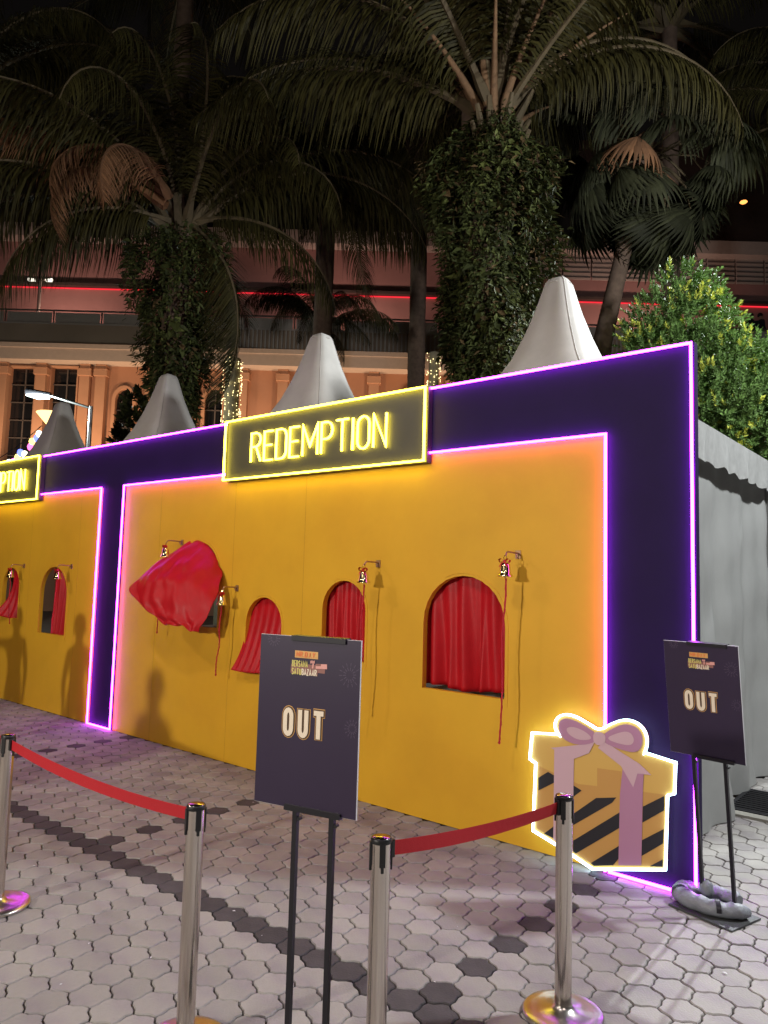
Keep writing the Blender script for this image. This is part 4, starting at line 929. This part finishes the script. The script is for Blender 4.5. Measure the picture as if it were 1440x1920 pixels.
def lit_trunk(px, y0, y1, D, wpx, label, n):
    b = atD(px, y0, D); t = atD(px, y1, D); r = empty('lit_tree_trunk', (b.x, b.y, 0)); hw = wpx / FPX * D / 2
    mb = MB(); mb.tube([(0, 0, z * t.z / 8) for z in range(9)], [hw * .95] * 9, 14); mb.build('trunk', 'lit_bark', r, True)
    mb = MB(); rr_ = random.Random(px)
    for i in range(n):
        z = b.z - .6 + (t.z - b.z + .6) * rr_.random(); an = (i % 13) * 2 * PI / 13 + .10 * math.sin(z * 5 + i % 13); c = ((hw + .05) * math.cos(an), (hw + .05) * math.sin(an), z); q = rr_.uniform(.014, .022)
        mb.v += [(c[0] + q, c[1], c[2]), (c[0] - q, c[1], c[2]), (c[0], c[1] + q, c[2]), (c[0], c[1] - q, c[2]), (c[0], c[1], c[2] + q), (c[0], c[1], c[2] - q)]; s_ = len(mb.v) - 6
        for f in ((0, 2, 4), (2, 1, 4), (1, 3, 4), (3, 0, 4), (2, 0, 5), (1, 2, 5), (3, 1, 5), (0, 3, 5)): mb.f.append(tuple(s_ + k for k in f)); mb.m.append(0)
    o = mb.build('fairy_lights', 'bulb', r); o['kind'] = 'stuff'; tag(r, label, 'tree trunk', 'trunks wrapped in fairy lights'); return r
lit_trunk(433, 770, 670, 24, 30, 'trunk wrapped in warm fairy lights left of the small palm', 260)
lit_trunk(813, 715, 660, 24, 20, 'trunk wrapped in warm fairy lights just right of the neon sign', 90)
cols = [(.15, .2, 1.0), (1.0, .75, .2), (1.0, .15, .5), (1.0, .95, .75)]
cm = [emitmat('festoon_glow', c, 3.0) for c in cols]
for i, (px, py) in enumerate([(6, 872), (17, 868), (26, 866), (33, 858), (38, 849), (46, 852), (57, 838), (60, 828), (69, 822), (73, 814)]):
    a = atD(px, py, 17); mb = MB(); mb.lathe([(0, .09), (.05, .07), (.07, 0), (.045, -.07), (0, -.09)], (0, 0, 0), 10); o = mb.build('festoon_bulb', cm[(i * 3) % 4 if i != 5 else 3], None, True); o.location = a
    tag(o, ['blue festoon bulb nearest the left edge','yellowish festoon bulb second from the left edge','pink festoon bulb third from the left edge','small orange festoon bulb fourth from the left edge','white festoon bulb in the middle of the row above the left sign','cream festoon bulb right of the middle of the row','pink festoon bulb below the leftmost tent peak','cream festoon bulb beside the pink one under the tent','blue festoon bulb last but one at the high end of the row','topmost festoon bulb at the right end of the row'][i], 'light bulb', 'coloured festoon bulbs')
a0, a1 = atD(-20, 878, 17), atD(78, 806, 17); mb = MB(); mb.tube([a0 + Vector((0, 0, .1)), (a0 + a1) / 2 + Vector((0, 0, .02)), a1 + Vector((0, 0, .1))], .01, 5); o = mb.build('festoon_cable', 'black'); tag(o, 'cable carrying the coloured festoon bulbs above the left sign', 'cable')
# off-frame lamp fixtures
def fixture(p, label, tall=True, power=None):
    r = empty('floodlight_stand', (p[0], p[1], 0)); mb = MB(); mb.tube([(0, -.15, 0), (0, -.15, p[2])], .03, 8); mb.build('pole', 'darkmetal', r)
    mb = MB(); mb.box((0, -.12, p[2]), (.42, .10, .42)); mb.build('housing', 'darkmetal', r, bevel=.01); tag(r, label, 'floodlight'); return r
fixture(KEY, 'floodlight on a stand behind the camera that lights the yellow wall')

# ================================================================== PALMS
def frond_mb(L_, a0, a1, lmax, droop, seed, npair=84, wid=.030, stalk=.14):
    r = random.Random(seed); mb = MB(); mb.cur = 1; n = 18; pts = []; p = Vector((0, 0, 0)); ds = L_ / n; tang = []
    for i in range(n + 1):
        t = i / n; a = math.radians(a0 + (a1 - a0) * t ** 1.25); d = Vector((math.cos(a), 0.04 * math.sin(t * 3), math.sin(a))).normalized(); pts.append(p.copy()); tang.append(d); p = p + d * ds
    mb.tube(pts, [(.045 * (1 - t / n) ** 1.2 + .006) * (1.5 if t < 2 else 1) for t in range(n + 1)], 5, False); mb.cur = 0
    for k in range(npair):
        s = stalk + (1 - stalk) * (k + .5) / npair; q = s * n; i = min(int(q), n - 1); fr = q - i; b = pts[i].lerp(pts[i + 1], fr); t = tang[i].lerp(tang[i + 1], fr).normalized()
        side = Vector((0, 1, 0)); upv = t.cross(side) * -1
        ll = lmax * (.35 + .65 * math.sin(PI * min(1, (s - stalk) / (1 - stalk) * .85 + .12))) * (1.0 if s < .93 else .75)
        for sg in (-1, 1):
            l1 = ll * r.uniform(.85, 1.08); d = (side * sg * .9 + t * (.45 + .5 * s) + upv * r.uniform(-.05, .35)).normalized(); p = b.copy(); w_ = wid * r.uniform(.8, 1.15)
            rows = []; dr = droop * r.uniform(.7, 1.35); m = 4
            for j in range(m + 1):
                v = j / m; wv = w_ * (1 - v) ** .6 * (.6 if j == 0 else 1) * .5 + .0015
                ax = t * wv; rows.append([p - ax, p + ax])
                d = (d + Vector((0, 0, -1)) * dr * (.20 + .45 * v)).normalized(); p = p + d * (l1 / m)
            mb.grid(rows)
    return mb
FM = []
for i, (L_, a0, a1, lm, dr) in enumerate([(3.6, 70, -60, .95, 1.5), (3.8, 52, -62, 1.0, 1.9), (3.6, 30, -50, 1.0, 2.2), (3.2, 5, -80, .9, 1.8), (4.2, 80, -20, 1.0, 1.5), (3.4, 62, -85, .9, 1.6)]):
    mb = frond_mb(L_, a0, a1, lm, dr, 30 + i); o = mb.build('frond', ['frond', 'stalk']); FM.append(o.data); bpy.data.objects.remove(o)
DM = []
for i, (L_, a0, a1, lm, dr) in enumerate([(2.3, 68, -95, .60, 1.0), (3.4, 22, -8, .75, 2.6), (2.6, -10, -80, .5, 1.5)]):
    mb = frond_mb(L_, a0, a1, lm, dr, 60 + i, 80, .022); o = mb.build('frond', ['deadfrond', 'deadfrond']); DM.append(o.data); bpy.data.objects.remove(o)
def camaz(deg):   # azimuth measured in the camera's frame: 0 = picture right, 90 = away from camera, 180 = left, 270 = towards camera
    return TH + math.radians(deg)
def palm(px, pyc, D, th, tr, fr, label, group, seed, scale=1.0, lean=0.0, stubs=0, trunkmat='bark'):
    c = atD(px, pyc, D); r = empty('palm_tree', (c.x, c.y, 0)); tag(r, label, 'palm tree', group); rr_ = random.Random(seed)
    n = 14; mb = MB(); lx = math.cos(TH) * lean; ly = math.sin(TH) * lean
    mb.tube([(-lx * (1 - i / n) ** 1.5, -ly * (1 - i / n) ** 1.5, c.z * i / n) for i in range(n + 1)], [tr * (1.15 - .25 * i / n) * (1 + .05 * math.sin(i * 2.3)) for i in range(n + 1)], 14); mb.build('trunk', trunkmat, r, True)
    for (mi, az, tilt, sc, dead) in fr:
        me = DM[mi % 3] if dead else FM[mi]; o = bpy.data.objects.new('frond', me); C.objects.link(o); o.parent = r
        o.location = (.12 * math.cos(camaz(az)), .12 * math.sin(camaz(az)), c.z + rr_.uniform(-.25, .15))
        o.rotation_euler = (math.radians(rr_.uniform(-22, 22)), math.radians(-tilt), camaz(az)); o.scale = (sc * scale,) * 3
        if dead: o.location += Vector((math.cos(camaz(270)), math.sin(camaz(270)), 0)) * .75 + Vector((0, 0, .15)); o.rotation_euler[0] *= .3
    for i in range(stubs):
        a = i * 2.4; e = rr_.uniform(.5, .9); mb = MB(); z = c.z - rr_.uniform(.0, 1.1); L_ = rr_.uniform(.35, .7); b = Vector((tr * math.cos(a), tr * math.sin(a), z)); d = Vector((math.cos(a) * .5, math.sin(a) * .5, .9)).normalized()
        mb.tube([b, b + d * L_ * .5, b + d * L_], [.075, .055, .035], 6); mb.build('leaf_base', 'stalk', r)
    return r, c
def auto(n, seed, lo=0, hi=360, kinds=(0, 1, 2, 3, 4, 5), s=(.9, 1.15)):
    q = random.Random(seed); return [(q.choice(kinds), lo + (hi - lo) * (i + q.uniform(-.3, .3)) / n, q.uniform(-8, 10), q.uniform(*s), False) for i in range(n)]
# left palm
p1, c1 = palm(345, 425, 14.0, 0, .24, auto(17, 3, kinds=(0, 1, 2, 4, 5)) + [(2, 185, -4, 1.05, False), (3, 200, -5, 1.0, False), (3, 215, 0, .9, False), (2, 5, 0, 1.05, False), (1, 352, 6, 1.15, False), (3, 340, -2, .95, False), (0, 265, 0, 1.0, False), (0, 212, -22, 1.0, True), (1, 184, 10, 1.1, True), (1, 196, 2, 1.0, True), (0, 250, -30, .95, True), (2, 205, 0, 1.1, False), (3, 205, -38, 1.05, True), (3, 350, -48, .9, False), (3, 330, -40, .8, False)],
              'left palm with an ivy clad trunk and dry brown fronds, behind the third tent', 'feather palms behind the tents', 1, 1.25)
p2, c2 = palm(925, 215, 11.2, 0, .28, auto(12, 9, kinds=(0, 4, 4, 1, 5)) + [(1, 180, -2, 1.1, False), (2, 172, 6, 1.2, False), (4, 40, 0, 1.1, False), (4, 15, -8, 1.1, False), (1, 0, -6, 1.0, False), (0, 255, 5, 1.05, False), (0, 285, 5, 1.05, False), (5, 240, 0, 1.2, False), (5, 300, 3, 1.2, False)],
              'tall central palm whose thick trunk is buried in creepers', 'feather palms behind the tents', 2, 1.15, stubs=16)
for i in range(15):
    az = camaz(i * 137.5 + 20); e = math.radians(rnd.uniform(48, 78)); L_ = rnd.uniform(1.7, 2.4); pts = []; q = Vector((.13 * math.cos(az), .13 * math.sin(az), c2.z - .25 + rnd.uniform(-.2, .2)))
    for k in range(7):
        pts.append(q.copy()); a_ = e - .12 * k * (1.1 - e / 2); q = q + Vector((math.cos(az) * math.cos(a_), math.sin(az) * math.cos(a_), math.sin(a_))) * L_ / 6
    mb = MB(); mb.tube(pts, [.10, .07, .052, .040, .030, .020, .008], 6); mb.build('leaf_stalk', 'petiole', p2, True)
p3, c3 = palm(600, 610, 19.0, 0, .18, auto(16, 21, kinds=(0, 1, 2, 5)), 'small palm right behind the tent above the whole neon sign', 'feather palms behind the tents', 3, .62)
p4, c4 = palm(615, 330, 17.0, 0, .22, auto(24, 33), 'dark palm between the two ivy clad palms', 'feather palms behind the tents', 4, 1.15)
p5, c5 = palm(-70, 150, 14.0, 0, .22, auto(24, 45), 'dark palm crown in the upper left corner', 'feather palms behind the tents', 5, 1.15)
p6, c6 = palm(788, 380, 21.0, 0, .24, auto(20, 51), 'palm with a bare dark trunk just left of the central palm', 'feather palms behind the tents', 6, 1.1)
p7, c7 = palm(1000, 20, 14.0, 0, .20, auto(22, 57), 'dark palm crown just right of and above the central palm', 'feather palms behind the tents', 7, 1.05)
p8, c8 = palm(1580, 200, 15.0, 0, .20, auto(20, 63), 'dark palm crown in the upper right corner', 'feather palms behind the tents', 8, 1.0)
palm(1255, 40, 18.0, 0, .20, auto(24, 91), 'dark palm crown behind and above the fan palm', 'feather palms behind the tents', 12, 1.3)
p9, c9 = palm(350, -40, 16.5, 0, .20, auto(20, 71), 'palm whose crown is above the top edge, left of centre', 'feather palms behind the tents', 9, 1.1)
# near fronds hanging in at the top of the picture belong to a palm above the stalls
p10, c10 = palm(900, -330, 12.0, 0, .20, auto(26, 77), 'palm crown above the top edge whose frond tips hang into view', 'feather palms behind the tents', 10, 1.05)
# ------------------------------------------------------------------ fan palm
def fan_mb(seed, R_=.95, nseg=34, spread=290):
    r = random.Random(seed); mb = MB(); mb.cur = 1; mb.tube([(0, 0, 0), (.45, 0, .22), (.9, 0, .30), (1.35, 0, .18)], [.022, .018, .015, .012], 5, False); mb.cur = 0; o = Vector((1.35, 0, .18))
    for k in range(nseg):
        a = math.radians(-spread / 2 + spread * k / (nseg - 1)); d = Vector((math.cos(a) * .75 + .15, math.sin(a), -.35 + .15 * math.cos(a))).normalized(); p = o.copy(); side = Vector((-math.sin(a), math.cos(a), 0)); rows = []
        L_ = R_ * r.uniform(.85, 1.05); m = 6
        for j in range(m + 1):
            v = j / m; w_ = (.045 * min(1, v * 2.2 + .05) if v < .55 else .045 * (1 - (v - .55) / .45) * .8) + .003; rows.append([p - side * w_, p + Vector((0, 0, .012)), p + side * w_])
            d = (d + Vector((0, 0, -1)) * (.10 + .55 * v * v)).normalized(); p = p + d * L_ / m
        mb.grid(rows)
    return mb
fans = []
for i in range(3):
    o = fan_mb(80 + i).build('fan_leaf', ['fan', 'stalk']); fans.append(o.data); bpy.data.objects.remove(o)
dd_ = fan_mb(90, .75).build('fan_leaf', ['deadfrond', 'deadfrond']); dfan = dd_.data; bpy.data.objects.remove(dd_)
c = atD(1212, 285, 13.0); b = atD(1130, 640, 13.0); b2 = b + (b - c) * 1.1
fp = empty('fan_palm', (b2.x, b2.y, 0)); tag(fp, 'fan palm with drooping pleated leaves above the right tent and bush', 'palm tree')
mb = MB(); pts = [Vector((0, 0, 0)), Vector((b.x, b.y, b.z)) - Vector((b2.x, b2.y, 0)), c.lerp(b, .4) - Vector((b2.x, b2.y, 0)), c - Vector((b2.x, b2.y, 0))]; mb.tube(pts, [.22, .17, .13, .12], 10); mb.build('trunk', 'bark', fp, True)
qr = random.Random(17)
for i in range(46):
    az = camaz(i * 137.5); til = qr.uniform(-85, 12); o = bpy.data.objects.new('fan_leaf', dfan if i in (7, 21) else fans[i % 3]); C.objects.link(o); o.parent = fp; o.location = pts[-1] + Vector((0, 0, qr.uniform(-.3, .2)))
    o.rotation_euler = (qr.uniform(-.4, .4), math.radians(-til), az); s_ = qr.uniform(.75, 1.1); o.scale = (s_,) * 3

# ================================================================== LEAF CLOUDS
def leaf(mb, p, d, nrm, L_, W_, m=0):
    d = d.normalized(); s = d.cross(nrm)
    if s.length < 1e-3: s = d.cross(Vector((.3, .5, .8)))
    s.normalize(); n = s.cross(d); q = len(mb.v)
    mb.v += [tuple(p), tuple(p + d * L_ * .45 + s * W_ + n * W_ * .35), tuple(p + d * L_), tuple(p + d * L_ * .45 - s * W_ + n * W_ * .35)]
    mb.f += [(q, q + 1, q + 2), (q, q + 2, q + 3)]; mb.m += [m, m]
def vines(parent, cx, cyy, prof, nclump, nleaf, seed, L_=.13, W_=.022):
    """prof: (z, radius) list from the bottom up; hanging leaf streamers on a lumpy column, world coords relative to parent"""
    r = random.Random(seed); mb = MB(); zs = [p[0] for p in prof]
    def rad(z):
        for (z0_, r0), (z1_, r1) in zip(prof, prof[1:]):
            if z <= z1_: t = (z - z0_) / (z1_ - z0_); return r0 + (r1 - r0) * t
        return prof[-1][1]
    ln = [r.uniform(0, 6) for _ in range(4)]
    for _ in range(nclump):
        z = r.uniform(zs[0], zs[-1]); a = r.uniform(0, 2 * PI); lump = 1 + .22 * math.sin(a * 3 + z * 2.1 + ln[0]) + .17 * math.sin(a * 5 - z * 3.7 + ln[1]); R_ = rad(z) * lump * r.uniform(.72, 1.06)
        o = Vector((cx + R_ * math.cos(a), cyy + R_ * math.sin(a), z)); out = Vector((math.cos(a), math.sin(a), 0)); ll = r.uniform(.15, .5); sz = r.uniform(.7, 1.35)
        big = r.random() < .08; mm = 1 if r.random() < .22 else (2 if r.random() < .05 else 0)
        if r.random() < .10: ll *= 2.2; R_ *= 1.1; o = Vector((cx + R_ * math.cos(a), cyy + R_ * math.sin(a), z))
        for i in range(nleaf):
            t = i / nleaf; p = o + Vector((0, 0, -ll * t)) + out * (.06 * math.sin(t * 3)) + Vector((r.gauss(0, .03), r.gauss(0, .03), r.gauss(0, .02)))
            d = out * r.uniform(.1, .9) + Vector((r.gauss(0, .45), r.gauss(0, .45), r.uniform(-1.1, .05)))
            k = sz * (1.5 if big else 1)
            leaf(mb, p, d, out + Vector((0, 0, .6)), L_ * k * r.uniform(.45, 1.15), W_ * k * (1.7 if big else 1) * r.uniform(.6, 1.3), mm if r.random() > .08 else 2)
    o = mb.build('creeper_leaves', ['vine', 'vine_light', 'vine_dry'], parent); o['kind'] = 'stuff'; return o
def zat(py, px, D): return atD(px, py, D).z
D = 14.0
vines(p1, 0, 0, [(zat(810, 335, D), .30), (zat(750, 345, D), .32), (zat(700, 345, D), .42), (zat(620, 345, D), .62), (zat(540, 345, D), .80), (zat(480, 345, D), .80), (zat(430, 345, D), .50)], 1100, 15, 5, .13, .022)
D = 11.2
vines(p2, -.02, 0, [(zat(720, 905, D), .38), (zat(600, 905, D), .54), (zat(450, 905, D), .74), (zat(330, 905, D), .76), (zat(270, 905, D), .56), (zat(225, 925, D), .30)], 2100, 15, 6, .125, .021)
# ------------------------------------------------------------------ bushy tree at the right
def bushy(name, blobs, base, nshoot, label, cat, seed, L_=.085, W_=.019, tipf=.3, mats=('bush', 'tip'), per=13):
    r = empty(name, (base.x, base.y, 0)); tag(r, label, cat); rr_ = random.Random(seed); mb = MB(); vol = [b[3] ** 2 for b in blobs]; tot = sum(vol)
    for bi, (x, y, z, R_) in enumerate(blobs):
        for _ in range(int(nshoot * vol[bi] / tot)):
            d = Vector((rr_.gauss(0, 1), rr_.gauss(0, 1), rr_.gauss(0, 1) * .9 + .15)).normalized(); k = rr_.uniform(.55, 1.08) ** .6; o = Vector((x, y, z)) + d * R_ * k
            ax = (d + Vector((rr_.gauss(0, .3), rr_.gauss(0, .3), .55 + rr_.gauss(0, .25)))).normalized(); tip = k > .9 and rr_.random() < tipf * (1.6 if d.z > .2 else .5) * max(0, .45 + math.sin(o.x * 4.1 + 1) * math.sin(o.z * 3.3 + o.y * 2))
            e1 = ax.cross(Vector((.2, .1, 1))).normalized(); e2 = ax.cross(e1); sl_ = rr_.uniform(.10, .2)
            for i in range(per):
                t = i / per; an = i * 2.4; ld = (e1 * math.cos(an) + e2 * math.sin(an)) * (1 - .55 * t) + ax * (.35 + .8 * t)
                leaf(mb, o + ax * sl_ * t - Vector((base.x, base.y, 0)), ld, ax, L_ * rr_.uniform(.65, 1.1), W_ * rr_.uniform(.8, 1.2), 1 if (tip and t > .25) else 0)
    o = mb.build('crown', list(mats), r); o['kind'] = 'stuff'
    for bi, (x, y, z, R_) in enumerate(blobs[:7]):
        b2_ = MB(); p1_ = Vector((x - base.x, y - base.y, z)); b2_.tube([(0, 0, 0), (p1_.x * .3, p1_.y * .3, p1_.z * .5), (p1_.x, p1_.y, p1_.z)], [.06, .045, .015], 7); b2_.build('limb', 'bark', r)
    return r
bb = []
for px, py, D, R_ in [(1285, 545, 10.5, .34), (1250, 610, 10.4, .48), (1310, 620, 10.2, .50), (1225, 665, 10.3, .40), (1200, 640, 10.6, .30), (1320, 565, 10.6, .28), (1300, 700, 9.9, .62), (1375, 690, 10.0, .36), (1405, 720, 9.6, .62), (1340, 780, 9.4, .62), (1420, 800, 9.2, .60), (1290, 780, 9.8, .55), (1380, 860, 9.3, .55), (1470, 740, 9.6, .5), (1480, 830, 9.2, .6), (1460, 700, 10.1, .35), (1240, 730, 10.2, .45), (1330, 880, 9.6, .5)]:
    p = atD(px, py, D); bb.append((p.x, p.y, p.z, R_))
bbase = atD(1370, 900, 9.8)
bushy('bushy_tree', bb, bbase, 4200, 'bright green bushy tree with yellow new leaves at the right edge', 'tree', 3, .068, .0165, tipf=.5)
b3 = [(*atD(272, 770, 16), .38), (*atD(262, 800, 16), .40), (*atD(285, 745, 16), .25), (*atD(250, 830, 16), .35)]
bushy('small_tree', b3, atD(265, 900, 16), 130, 'small dark leafy tree left of the third tent peak', 'tree', 5, .16, .04, 0.0, ('vine', 'vine'))
print('objects', len(bpy.data.objects), 'tris', sum(len(o.data.polygons) for o in bpy.data.objects if o.type == 'MESH'))
